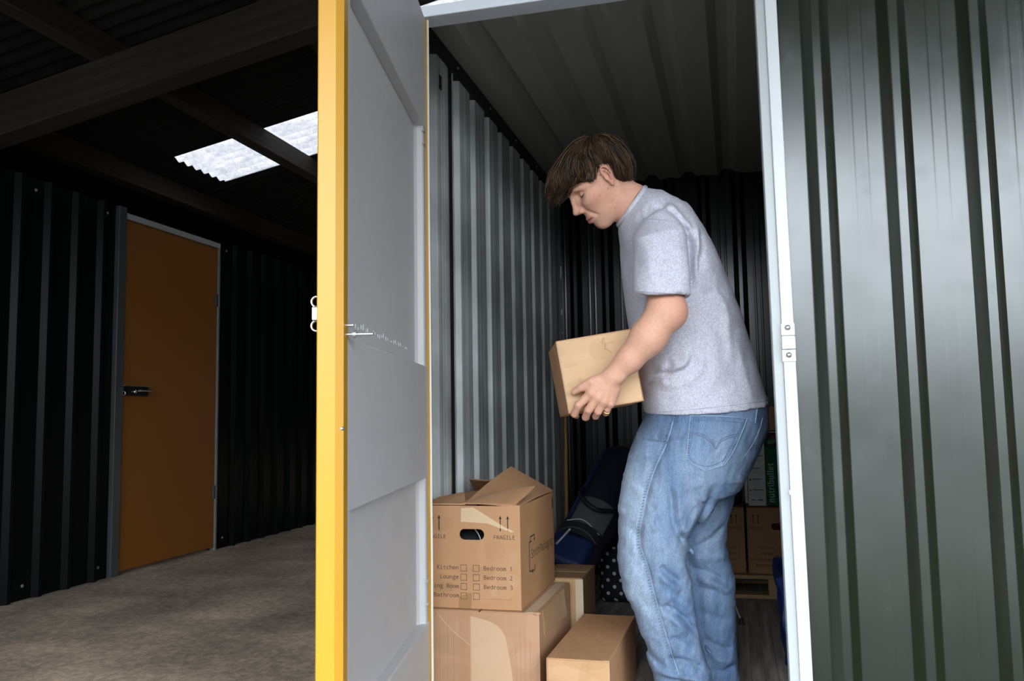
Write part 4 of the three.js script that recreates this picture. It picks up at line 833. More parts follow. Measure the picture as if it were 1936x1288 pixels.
{
  const inBox = (lo, hi, m) => (x, y, z) => Math.max(lo[0] + m - x, x - hi[0] + m, lo[1] + m - y, y - hi[1] + m, lo[2] + m - z, z - hi[2] + m);
  const bh = [[-0.02 + Q(1020, 0, 2.5)[0], Q(0, 470, 2.5)[1], -2.63], [Q(1262, 0, 2.5)[0], Q(0, 235, 2.5)[1], -2.31]];
  const ba = [[Q(1070, 0, 2.25)[0], Q(0, 805, 2.25)[1], -2.335], [Q(1320, 0, 2.25)[0], Q(0, 535, 2.25)[1], -2.15]];
  const br = [[Q(1085, 0, 2.6)[0], Q(0, 800, 2.6)[1], -2.78], [Q(1300, 0, 2.6)[0], Q(0, 560, 2.6)[1], -2.565]];
  const all = (x, y, z) => { let d = smin(coreF(x, y, z), headNeck(x, y, z), 0.02); d = smin(d, leftArm(x, y, z), 0.02); d = smin(d, rightArm(x, y, z), 0.02); for (const l of legF) d = smin(d, l(x, y, z), 0.03); return d; };
  const ih = inBox(...bh, 0.012), ia = inBox(...ba, 0.012), ir = inBox(...br, 0.012);
  const rest = (x, y, z) => Math.max(all(x, y, z), -ih(x, y, z), -ia(x, y, z), -ir(x, y, z));
  const G = [netMesh((x, y, z) => smin(headNeck(x, y, z), coreF(x, y, z), 0.02), ...bh, 0.0028), netMesh(leftArm, ...ba, 0.0028), netMesh(rightArm, ...br, 0.004), netMesh(rest, [Q(1150, 0, 2.4)[0], -1.12, -2.82], [Q(1470, 0, 2.4)[0], 0.42, -2.15], 0.011)];
  const lipD = (h) => Math.hypot((h[1] + 0.067) / 0.0125, Math.abs(h[2]) / 0.026);
  const skin = (x, y, z) => {
    let r = 0.67, g = 0.365, b = 0.25;
    const n = fbm((x + z) * 160, y * 160, 0, 7, 3) - 0.5; r *= 1 + 0.14 * n; g *= 1 + 0.2 * n; b *= 1 + 0.2 * n;
    const h = toHead(x, y, z);
    if (Math.hypot(...h) < 0.17) {
      const mix = (t, c) => { r += (c[0] - r) * t; g += (c[1] - g) * t; b += (c[2] - b) * t; };
      const s = Math.abs(h[2]);
      mix(0.45 * Math.exp(-(((h[0] - 0.06) / 0.03) ** 2 + ((h[1] + 0.03) / 0.03) ** 2)), [0.6, 0.26, 0.19]);
      mix(0.5 * sst(0.074, 0.086, s) * sst(-0.05, -0.03, h[0]), [0.58, 0.22, 0.16]);
      mix(0.4 * Math.exp(-(((h[0] - 0.116) / 0.015) ** 2 + ((h[1] + 0.03) / 0.014) ** 2)), [0.6, 0.25, 0.18]);
      if (h[0] > 0.07) mix(0.75 * (1 - sst(0.7, 1.15, lipD(h))), [0.45, 0.14, 0.11]);
      if (h[0] > 0.07) mix(0.8 * Math.exp(-(((h[1] + 0.0668) / 0.0022) ** 2)) * (1 - sst(0.02, 0.026, s)), [0.16, 0.03, 0.03]);
      mix(0.35 * Math.exp(-(((h[0] - 0.075) / 0.03) ** 2 + ((h[1] + 0.09) / 0.03) ** 2)), [0.45, 0.27, 0.2]);
      for (const [ma, mb] of [[0.028, -0.065], [0.047, -0.028], [0.036, -0.088], [0.02, -0.028]]) mix(0.7 * Math.exp(-(((h[0] - ma) ** 2 + (h[1] - mb) ** 2) / 0.0000028)), [0.22, 0.1, 0.07]);
    }
    // knuckles and fingers are pinker
    for (const f of fingers) for (const k of [0, 1, 2]) { const d = Math.hypot(x - f[k][0], y - f[k][1], z - f[k][2]); const t = 0.35 * Math.exp(-((d / 0.013) ** 2)); r += (0.62 - r) * t; g += (0.27 - g) * t; b += (0.2 - b) * t; }
    { const e = Q(1290, 592, 2.2), d = Math.hypot(x - e[0], y - e[1], z - e[2]), t = 0.5 * Math.exp(-((d / 0.035) ** 2)); r += (0.62 - r) * t; g += (0.27 - g) * t; b += (0.2 - b) * t; }
    return [r, g, b];
  };
  const g = bodyUV(mergeGeometries(G.map((q) => paint(q, skin))), 1);
  const pores = dataTex(256, (u, v) => g8(255 * (0.5 * vnoise(u * 60, v * 60, 60, 4) + 0.5 * vnoise(u * 128, v * 128, 128, 8))), false, 6);
  mesh('body', localise(g), new THREE.MeshPhysicalMaterial({ vertexColors: true, roughness: 0.52, bumpMap: pores, bumpScale: 0.0003, specularIntensity: 0.7 }), person);
}
// lash lines and brows
for (const s of [1, -1]) {
  const onFace = (b, c) => { let a = 0.13; while (a > 0.04 && headField(a, b, c) > 0.0004) a -= 0.0003; return [a, b, c]; };
  const lash = [[0.0085, 0.0475], [0.0055, 0.0435], [0.0035, 0.038], [0.0028, 0.032], [0.0045, 0.0245]].map(([b, c]) => V3(...HP(...onFace(b, c * s))));
  mesh('eyelashes', localise(tubeGeo(lash, 0.0012, 24, 6)), M(0.03, 0.015, 0.01, 0.6), person);
  const gs = []; for (let i = 0; i < 46; i++) { const t = i / 45, a = 0.1005 - 0.006 * t - 0.026 * t * t * t, b = 0.031 + 0.008 * Math.sin(t * 2.6) + rr(-0.003, 0.003), c = (0.01 + 0.044 * t) * s; const p = [a, b, c]; gs.push(tubeGeo([V3(...HP(a - 0.003, b - 0.002, c)), V3(...HP(a, b, c)), V3(...HP(a - 0.0005, b + 0.003, c + 0.005 * s))], 0.0005, 3, 4)); }
  mesh('eyebrow', localise(mergeGeometries(gs)), M(0.06, 0.032, 0.018, 0.7), person);
}
// gold ring on the little finger, chain at the neck
{
  const f = fingers[3], m = addv(f[1], sub(f[2], f[1]), 0.25), ax = nrm(sub(f[2], f[1]));
  const g = new THREE.TorusGeometry(0.0096, 0.0016, 8, 28); g.applyQuaternion(new THREE.Quaternion().setFromUnitVectors(V3(0, 0, 1), V3(...ax))); g.translate(...m);
  const r = mesh('finger_ring', localise(g), M(0.85, 0.6, 0.25, 0.2, { metalness: 1 }), person); r.userData.label = 'gold ring';
}
// ---- t-shirt
const shirtTex = dataTex(512, (u, v) => { const a = hash2(Math.floor(u * 512), Math.floor(v * 256), 1), b = vnoise(u * 150, v * 90, 0, 2), l = 0.88 + 0.16 * (a - 0.5) + 0.2 * (b - 0.5); return [clamp(l * 214, 0, 255), clamp(l * 214, 0, 255), clamp(l * 226, 0, 255)]; }, true, 5);
const knitBump = dataTex(256, (u, v) => g8(255 * (0.6 * (0.5 + 0.5 * Math.sin(u * 2 * Math.PI * 64)) + 0.4 * hash2(Math.floor(u * 128), Math.floor(v * 128), 3))), false, 8);
const matShirt = new THREE.MeshPhysicalMaterial({ map: shirtTex, roughness: 0.92, bumpMap: knitBump, bumpScale: 0.0005, sheen: 0.25, sheenRoughness: 0.6, sheenColor: L(0.8, 0.8, 0.85), color: L(1.08, 1.08, 1.08) });
const shirtRel = relief([
  [[[1236, 384], [1258, 396], [1276, 412], [1289, 432], [1297, 452]], 7, -0.009], [[[1250, 386], [1272, 397], [1292, 418], [1303, 440], [1305, 470]], 8, 0.005],
  [[[1299, 440], [1303, 470], [1303, 510], [1305, 556]], 6, -0.012], [[[1314, 420], [1317, 450], [1312, 490], [1308, 530]], 6, 0.008], [[[1326, 430], [1326, 470], [1316, 520]], 5, -0.005],
  [[[1190, 455], [1197, 490], [1199, 530]], 7, -0.006], [[[1212, 470], [1216, 510], [1217, 548]], 9, 0.005], [[[1250, 470], [1252, 510], [1255, 550]], 12, -0.004], [[[1280, 470], [1284, 520], [1286, 552]], 8, 0.004],
  [[[1311, 664], [1310, 685], [1298, 700], [1276, 707], [1256, 712]], 6, -0.009], [[[1296, 660], [1296, 684], [1280, 696], [1262, 700]], 6, 0.008], [[[1266, 678], [1270, 696], [1254, 712], [1240, 724], [1236, 744]], 5, -0.009], [[[1250, 690], [1258, 704], [1244, 720], [1230, 730]], 6, 0.006],
  [[[1236, 740], [1232, 760], [1224, 778]], 5, -0.005], [[[1254, 720], [1264, 730], [1292, 728]], 7, 0.005], [[[1318, 660], [1326, 690], [1312, 716], [1290, 730]], 7, 0.005],
  [[[1345, 540], [1372, 580], [1378, 640], [1384, 690]], 9, 0.005], [[[1322, 560], [1350, 552], [1375, 548]], 6, -0.004], [[[1392, 640], [1408, 690], [1420, 740]], 10, 0.004], [[[1340, 600], [1366, 640], [1374, 700]], 10, -0.004], [[[1318, 580], [1316, 620], [1304, 660]], 8, -0.005], [[[1400, 700], [1360, 740], [1330, 760]], 10, -0.003],
], 0.011, 11, 1.05, -0.004);
const torsoF = etube([[1170, 424, 1222, 357, 2.49, 0.088], [1171, 438, 1246, 362, 2.5, 0.135], [1175, 462, 1290, 388, 2.5, 0.185], [1176, 492, 1325, 436, 2.5, 0.205], [1180, 540, 1362, 508, 2.5, 0.205], [1188, 605, 1392, 585, 2.5, 0.195], [1200, 670, 1414, 655, 2.5, 0.185], [1212, 730, 1434, 718, 2.5, 0.185], [1221, 786, 1447, 766, 2.5, 0.192], [1226, 830, 1456, 808, 2.5, 0.196]]);
const sleeveRows = (o) => [[1206 - o, 424, 1268 + o, 388, 2.37, 0.074 + o * 0.0015], [1195 - o, 456, 1297 + o, 432, 2.305, 0.08 + o * 0.0015], [1198 - o, 505, 1302 + o, 500, 2.262, 0.078 + o * 0.0015], [1199 - o, 555, 1303 + o, 560, 2.24, 0.075 + o * 0.0015], [1204 - o, 590, 1305 + o, 600, 2.228, 0.075 + o * 0.0015]];
const sleeveF = etube(sleeveRows(0)), sleeveIn = etube(sleeveRows(-9));
const sleeveFar = etube([[1200, 424, 1270, 392, 2.62, 0.07], [1184, 456, 1296, 440, 2.68, 0.075], [1186, 505, 1298, 505, 2.71, 0.074], [1200, 550, 1300, 556, 2.72, 0.072], [1206, 560, 1301, 566, 2.72, 0.072]]);
const hemN = (() => { const a = Q(1222, 788, 2.4), b = Q(1446, 767, 2.4); return { a, n: nrm([-(b[1] - a[1]), b[0] - a[0], 0]) }; })();
const slN = (() => { const a = Q(1198, 554, 2.25), b = Q(1303, 561, 2.25); return { a, n: nrm([-(b[1] - a[1]), b[0] - a[0], 0]) }; })();
const shirtBase = (x, y, z) => {
  let d = torsoF(x, y, z);
  // hem cut, with the cloth standing off the jeans
  const hp = (x - hemN.a[0]) * hemN.n[0] + (y - hemN.a[1]) * hemN.n[1];
  d = Math.max(d, -hp);
  if (hp < 0.03) d = Math.max(d, -Math.max(d + 0.017, hp - 0.022));
  let s = sleeveF(x, y, z); const sp = (x - slN.a[0]) * slN.n[0] + (y - slN.a[1]) * slN.n[1] + 0.006 * Math.sin((x * 22) + z * 20);
  s = Math.max(s, -sp);
  if (sp < 0.06) s = Math.max(s, -Math.max(sleeveIn(x, y, z), sp - 0.05));
  d = smin(d, s, 0.016);
  return smin(d, sleeveFar(x, y, z), 0.02);
};
const shirtF = (x, y, z) => {
  const d = shirtBase(x, y, z); if (d > 0.06 || d < -0.06) return d;
  const near = sst(-2.56, -2.44, z); let r = 0; if (near > 0) r = near * shirtRel(x / 2.32 * FOC + FW / 2, FH / 2 - y / 2.32 * FOC);
  return (d - r) * 0.9;
};
{
  const g = netMesh(shirtF, [Q(1150, 0, 2.4)[0], Q(0, 800, 2.5)[1], -2.83], [Q(1465, 0, 2.5)[0], Q(0, 335, 2.5)[1], -2.13], 0.0052);
  mesh('t_shirt', localise(bodyUV(g, 1)), matShirt, person);
}
// trace from the viewer's side onto a cloth surface
const onSurf = (f, px, py, lift = 0, from = 2.05) => { let d = from; for (let i = 0; i < 160; i++) { const p = Q(px, py, d), v = f(...p); if (v < lift + 0.0003) break; d += Math.max(0.0008, (v - lift) * 0.7); if (d > 2.95) break; } return V3(...Q(px, py, d)); };
const seamOn = (f, pts, r, lift = 0.0005, n = 40, sides = 5) => { const c = new THREE.CatmullRomCurve3(pts.map(([x, y]) => V3(x, y, 0))).getPoints(n).map((p) => onSurf(f, p.x, p.y, lift)); return tubeGeo(c, r, n * 2, sides); };
{
  const shirtSeams = [[[1201, 551], [1230, 553], [1270, 555], [1302, 557]], [[1222, 781], [1290, 776], [1370, 768], [1445, 759]], [[1214, 384], [1213, 398], [1217, 414], [1228, 414], [1250, 416], [1282, 420]]].map((p) => localise(seamOn(shirtF, p, 0.0011, 0.0001, 60)));
  for (const s of shirtSeams) mesh('seam', s, matShirt, person);
  // ribbed collar and chain, rings about the neck
  const ring = (fx, fy, bx, by, d, b, r, sq, name, mat) => { const f = Q(fx, fy, d), k = Q(bx, by, d), c = V3((f[0] + k[0]) / 2, (f[1] + k[1]) / 2, -d), A = V3(k[0] - f[0], k[1] - f[1], 0).multiplyScalar(0.5); const pts = []; for (let i = 0; i < 48; i++) { const t = i / 48 * Math.PI * 2; pts.push(c.clone().addScaledVector(A, Math.cos(t)).add(V3(0, 0, b * Math.sin(t)))); } const g = new THREE.TubeGeometry(new THREE.CatmullRomCurve3(pts, true), 160, r, 10, true); return mesh(name, localise(bodyUV(g)), mat, person); };
  ring(1171, 424, 1218, 357, 2.488, 0.083, 0.0085, 1, 'collar', matShirt);
  ring(1169, 419, 1212, 356, 2.486, 0.0715, 0.0015, 1, 'necklace', M(0.85, 0.68, 0.4, 0.25, { metalness: 1 }));
}
// ---- jeans
const denimTex = dataTex(512, (u, v) => { const t = (u * 128 + v * 128) % 1, w = 0.5 + 0.5 * Math.sin((u * 200 + v * 200) * Math.PI * 2 / 2), n = vnoise(u * 240, v * 60, 0, 5), m = hash2(Math.floor(u * 512), Math.floor(v * 512), 6), l = 0.8 + 0.08 * (w - 0.5) + 0.2 * (n - 0.5) + 0.16 * (m - 0.5); return g8(l * 255); }, true, 5);
const matDenim = new THREE.MeshPhysicalMaterial({ map: denimTex, vertexColors: true, roughness: 0.9, bumpMap: denimTex, bumpScale: 0.0007, color: L(1.3, 1.3, 1.3) });
const outseam = [[1275, 788], [1259, 842], [1240, 883], [1226, 925], [1218, 965], [1211, 1000], [1211, 1030], [1226, 1074], [1238, 1125], [1255, 1185], [1270, 1235], [1284, 1276], [1288, 1300]];
const jeansRel = relief([
  [outseam.map(([x, y]) => [x - 5, y]), 4, -0.004], [outseam.map(([x, y]) => [x + 3, y]), 4, 0.003],
  [[[1258, 898], [1264, 940], [1269, 985], [1282, 1012], [1298, 1032]], 7, -0.008], [[[1272, 905], [1278, 950], [1283, 985], [1300, 1010]], 8, 0.005],
  [[[1297, 1032], [1312, 1002], [1334, 955], [1348, 905]], 8, -0.01], [[[1300, 1036], [1340, 1016], [1374, 990]], 6, -0.007], [[[1304, 1048], [1340, 1052], [1378, 1050]], 8, 0.006],
  [[[1298, 1034], [1303, 1064], [1318, 1100], [1322, 1150], [1332, 1210], [1342, 1270]], 8, -0.011],
  [[[1240, 1058], [1258, 1078], [1286, 1098]], 6, -0.008], [[[1236, 1072], [1262, 1096], [1284, 1112]], 7, 0.006], [[[1242, 1136], [1268, 1146], [1292, 1166], [1314, 1196]], 6, -0.009], [[[1246, 1150], [1270, 1164], [1296, 1192]], 7, 0.006], [[[1246, 1118], [1284, 1128], [1312, 1152]], 7, 0.005],
  [[[1258, 1196], [1282, 1206], [1310, 1230]], 7, -0.006], [[[1256, 1238], [1290, 1242], [1330, 1262]], 6, -0.007], [[[1216, 1214], [1232, 1240], [1258, 1262]], 7, -0.006], [[[1240, 1266], [1290, 1270], [1344, 1284]], 6, 0.009],
  [[[1304, 1070], [1340, 1082], [1372, 1102]], 7, -0.009], [[[1312, 1092], [1350, 1100], [1384, 1122]], 8, 0.007], [[[1316, 1114], [1342, 1114], [1376, 1132]], 6, -0.006], [[[1320, 1150], [1350, 1166], [1388, 1176]], 7, -0.006], [[[1328, 1206], [1352, 1220], [1388, 1232]], 7, -0.008], [[[1334, 1230], [1362, 1246], [1391, 1250]], 7, 0.008], [[[1342, 1262], [1366, 1268], [1394, 1262]], 6, -0.008],
  [[[1222, 945], [1232, 965], [1236, 990]], 5, -0.005], [[[1236, 955], [1228, 978], [1232, 1000]], 5, 0.005], [[[1304, 915], [1322, 948], [1330, 952]], 5, -0.005], [[[1200, 880], [1222, 872], [1244, 880]], 9, -0.003], [[[1190, 990], [1202, 1010], [1216, 1060], [1232, 1100]], 10, -0.004],
  
], 0.012, 23, 1.5, -0.01);
const pelvF = etube([[1225, 764, 1446, 748, 2.5, 0.178], [1221, 790, 1447, 776, 2.5, 0.182], [1206, 820, 1446, 806, 2.5, 0.186], [1190, 862, 1430, 850, 2.5, 0.188], [1182, 900, 1408, 892, 2.5, 0.186], [1178, 925, 1396, 918, 2.5, 0.17]]);
const jl = [etube([[1206, 830, 1400, 826, 2.42, 0.1], [1182, 900, 1388, 896, 2.415, 0.1], [1171, 960, 1345, 962, 2.41, 0.1], [1167, 1010, 1308, 1006, 2.405, 0.098], [1169, 1062, 1303, 1050, 2.4, 0.092], [1184, 1126, 1314, 1108, 2.4, 0.085], [1200, 1165, 1321, 1152, 2.4, 0.08], [1216, 1225, 1333, 1216, 2.4, 0.075], [1233, 1268, 1344, 1264, 2.4, 0.075], [1237, 1288, 1350, 1286, 2.4, 0.078], [1240, 1340, 1350, 1340, 2.4, 0.078]]),
  etube([[1240, 830, 1430, 824, 2.535, 0.098], [1226, 900, 1404, 890, 2.54, 0.098], [1232, 955, 1384, 945, 2.54, 0.095], [1244, 1000, 1372, 990, 2.54, 0.09], [1256, 1040, 1374, 1030, 2.54, 0.085], [1270, 1090, 1385, 1082, 2.54, 0.08], [1280, 1150, 1389, 1148, 2.54, 0.076], [1286, 1220, 1390, 1220, 2.54, 0.072], [1286, 1256, 1394, 1252, 2.54, 0.074], [1284, 1282, 1396, 1276, 2.54, 0.076], [1286, 1322, 1394, 1322, 2.54, 0.076]])];
const jeansF = (x, y, z) => {
  let l0 = jl[0](x, y, z), l1 = jl[1](x, y, z);
  if (l0 < 0.07 && l0 > -0.07 || l1 < 0.07 && l1 > -0.07) {
    const near = sst(-2.5, -2.42, z), r = jeansRel(lx(x), ly(y));
    l0 -= r * near; l1 -= 0.8 * jeansRel(x / 2.48 * FOC + FW / 2, FH / 2 - y / 2.48 * FOC) * sst(-2.6, -2.53, z);
  }
  let p = pelvF(x, y, z); if (Math.abs(p) < 0.06) p -= 0.6 * jeansRel(lx(x), ly(y)) * sst(-2.5, -2.42, z);
  const py = ly(y), k = 0.012 + 0.05 * (1 - sst(900, 1000, py));
  return smin(smin(l0, l1, 0.01 + 0.02 * (1 - sst(930, 1040, py))), p, 0.035) * 0.9;
};
const denimCol = (x, y, z) => {
  const px = lx(x), py = ly(y), n = fbm(x * 14, y * 9 + z * 6, 0, 41, 4) - 0.5, st = fbm(x * 120 + z * 120, y * 7, 0, 44, 3) - 0.5;
  // worn pale on the thigh and knee fronts
  const front = Math.exp(-(((px - (1190 + Math.max(0, py - 1060) * 0.33)) / 42) ** 2)) * sst(800, 940, py) * (1 - sst(1120, 1260, py)), seat = 0.35 * Math.exp(-(((px - 1345) / 60) ** 2 + ((py - 850) / 60) ** 2));
  let f = clamp(0.3 + 0.66 * front + seat * 0.5 + 0.8 * n + 0.4 * st, 0, 1);
  const c = [0.09 + 0.29 * f, 0.175 + 0.31 * f, 0.33 + 0.29 * f];
  let bd = 1e9; for (const [sx, sy] of outseam) { const d = Math.hypot(sx - px, (sy - py) * 0.35); if (d < bd) bd = d; }
  if (z > -2.45) { const e = 0.3 * Math.exp(-((bd / 9) ** 2)); for (let i = 0; i < 3; i++) c[i] *= 1 - e; }
  return c;
};
{
  const g = netMesh(jeansF, [Q(1150, 0, 2.4)[0], Q(0, 1346, 2.4)[1], -2.82], [Q(1470, 0, 2.5)[0], Q(0, 745, 2.5)[1], -2.2], 0.0044);
  const jeans = mesh('jeans', localise(bodyUV(paint(g, denimCol))), matDenim, person);
  const matThread = M(0.13, 0.17, 0.24, 0.85), matEdge = M(0.33, 0.45, 0.58, 0.9), matPucker = M(0.1, 0.16, 0.26, 0.9);
  const child = (name, geo, mat, parent) => mesh(name, localise(geo), mat, parent);
  child('seam', seamOn(jeansF, outseam.slice(0, 12), 0.0011, 0.0, 90), matEdge, jeans);
  child('seam', seamOn(jeansF, [[1276, 788], [1270, 802], [1262, 826], [1256, 846]], 0.0014, 0.0004, 30), matPucker, jeans);
  // puckers beside the outer seam
  { const gs = []; for (let i = 0; i < 84; i++) { const y = 800 + i * 5.6; const k = outseam.findIndex(([, sy]) => sy > y); if (k < 1) continue; const [x0, y0] = outseam[k - 1], [x1, y1] = outseam[k], x = x0 + (x1 - x0) * (y - y0) / (y1 - y0); gs.push(localise(tubeGeo([onSurf(jeansF, x - 7, y + 1.5, 0.0003), onSurf(jeansF, x - 3, y, 0.0003)], 0.0011, 2, 5))); } const m = mesh('stitching', mergeGeometries(gs), matPucker, jeans); m.userData.kind = 'stuff'; }
  // patch pocket
  const poly = [[1305, 785], [1360, 786], [1414, 790], [1400, 824], [1384, 858], [1370, 880], [1333, 892], [1296, 871], [1300, 830]];
  const span = (y) => { let a = 1e9, b = -1e9; for (let i = 0; i < poly.length; i++) { const [x0, y0] = poly[i], [x1, y1] = poly[(i + 1) % poly.length]; if ((y0 <= y) !== (y1 <= y)) { const x = x0 + (x1 - x0) * (y - y0) / (y1 - y0); a = Math.min(a, x); b = Math.max(b, x); } } return [a, b]; };
  const nv = 30, nu = 30, pos = [], idx = []; const lift = 0.0028;
  for (let j = 0; j <= nv; j++) { const y = 786.2 + (891.4 - 786.2) * j / nv, [a, b] = span(y); for (let i = 0; i <= nu; i++) { const x = a + (b - a) * i / nu, e = (i === 0 || i === nu || j === 0 || j === nv) ? -0.0015 : lift; const p = onSurf(jeansF, x, y, Math.max(0, e)); pos.push(p.x, p.y, p.z); } }
  for (let j = 0; j < nv; j++) for (let i = 0; i < nu; i++) { const o = j * (nu + 1) + i; idx.push(o, o + nu + 1, o + 1, o + 1, o + nu + 1, o + nu + 2); }
  const pg = new THREE.BufferGeometry(); pg.setAttribute('position', new THREE.Float32BufferAttribute(pos, 3)); pg.setIndex(idx); pg.computeVertexNormals();
  const pocket = mesh('back_pocket', localise(bodyUV(paint(pg, (x, y, z) => denimCol(x, y, z).map((v) => v * 1.04)))), matDenim, jeans);
  const pf = (x, y, z) => jeansF(x, y, z) - lift;
  const edge = [[1305, 786], [1360, 787], [1413, 791], [1400, 824], [1384, 858], [1370, 879], [1333, 891], [1297, 871], [1301, 830], [1305, 786]];
  for (const sgm of [edge.slice(0, 3), edge.slice(2, 6), edge.slice(5, 7), edge.slice(6, 8), edge.slice(7, 10)]) child('stitching', seamOn(pf, sgm, 0.0011, 0.0002, 30), matEdge, pocket);
  for (const sgm of [[[1308, 795], [1360, 796], [1406, 800]], [[1405, 800], [1392, 826], [1377, 856], [1365, 872], [1334, 882], [1304, 866], [1308, 830], [1311, 797]]]) child('stitching', seamOn(pf, sgm, 0.0008, 0.0002, 60), matPucker, pocket);
  for (const o of [0, 4.2]) child('stitching', seamOn(pf, [[1304, 818 + o], [1320, 819 + o], [1334, 825 + o], [1346, 835 + o], [1353, 845 + o], [1362, 833 + o], [1374, 826 + o], [1388, 822 + o], [1397, 822 + o]], 0.001, 0.0001, 60), matThread, pocket);
  { const gs = []; for (let i = 0; i < 26; i++) { const x = 1310 + i * 3.8; gs.push(localise(tubeGeo([onSurf(pf, x, 789, 0.0004), onSurf(pf, x + 0.8, 794.5, 0.0004)], 0.0009, 2, 4))); } for (let i = 0; i < 16; i++) { const y = 800 + i * 4.7, x = 1408 - (y - 796) * 0.5; gs.push(localise(tubeGeo([onSurf(pf, x - 5, y + 2, 0.0004), onSurf(pf, x - 0.5, y, 0.0004)], 0.0009, 2, 4))); gs.push(localise(tubeGeo([onSurf(pf, 1303 - (y - 796) * 0.08, y, 0.0004), onSurf(pf, 1308 - (y - 796) * 0.08, y + 1, 0.0004)], 0.0009, 2, 4))); } const m = mesh('stitching', mergeGeometries(gs), matPucker, pocket); m.userData.kind = 'stuff'; }
  // belt loop, centre seam, the corner of the far pocket
  child('belt_loop', seamOn(jeansF, [[1432, 771], [1430, 784], [1428, 800]], 0.0022, 0.0, 12, 6), M(0.2, 0.3, 0.44, 0.9), jeans);
  child('seam', seamOn(jeansF, [[1442, 790], [1436, 812], [1424, 838], [1408, 862]], 0.0008, 0.0, 30), matEdge, jeans);
  child('fabric_tab', (() => { const g = new THREE.BoxGeometry(0.004, 0.009, 0.006); const p = Q(1442, 810, 2.56); g.translate(...p); return g; })(), M(0.5, 0.02, 0.02, 0.7), jeans);
}
// ---- shoes (below the picture, they carry him)
for (const [px, d, s] of [[1306, 2.4, 0], [1340, 2.55, 1]]) {
  const a = V3(...Q(px, 1300, d)).applyMatrix4(toWorld);
  const fw = V3(-1, 0, s ? 0.12 : 0.05).normalize(), sd = V3(-fw.z, 0, fw.x);
  const P = (u, v, w) => { const p = a.clone().addScaledVector(fw, u).addScaledVector(sd, w); p.y = F + v; return [p.x, p.y, p.z]; };
  const up = [cap(P(-0.055, 0.045, 0), P(0.03, 0.05, 0), 0.036, 0.038), cap(P(0.03, 0.045, 0), P(0.14, 0.03, 0.006), 0.04, 0.028), cap(P(-0.02, 0.055, 0), P(-0.025, 0.07, 0), 0.036, 0.034)];
  const f = (x, y, z) => { let q = smin(up[0](x, y, z), up[1](x, y, z), 0.03); q = smin(q, up[2](x, y, z), 0.02); return Math.max(q, F + 0.012 - y); };
  const so = [cap(P(-0.055, 0.014, 0), P(0.06, 0.014, 0), 0.044, 0.046), cap(P(0.06, 0.014, 0), P(0.14, 0.014, 0.006), 0.044, 0.034)];
  const fs = (x, y, z) => Math.max(Math.min(so[0](x, y, z), so[1](x, y, z)), F - y, y - F - 0.026);
  const lo = P(0.05, -0.005, 0), A = [lo[0] - 0.17, F - 0.006, lo[2] - 0.1], B = [lo[0] + 0.17, F + 0.14, lo[2] + 0.1];
  const sh = mesh('shoe', netMesh(f, A, B, 0.006).translate(-PB.x, -PB.y, -PB.z), M(0.12, 0.12, 0.13, 0.7), person);
  mesh('sole', netMesh(fs, A, B, 0.006).translate(-PB.x, -PB.y, -PB.z), M(0.75, 0.74, 0.7, 0.6), sh);
}
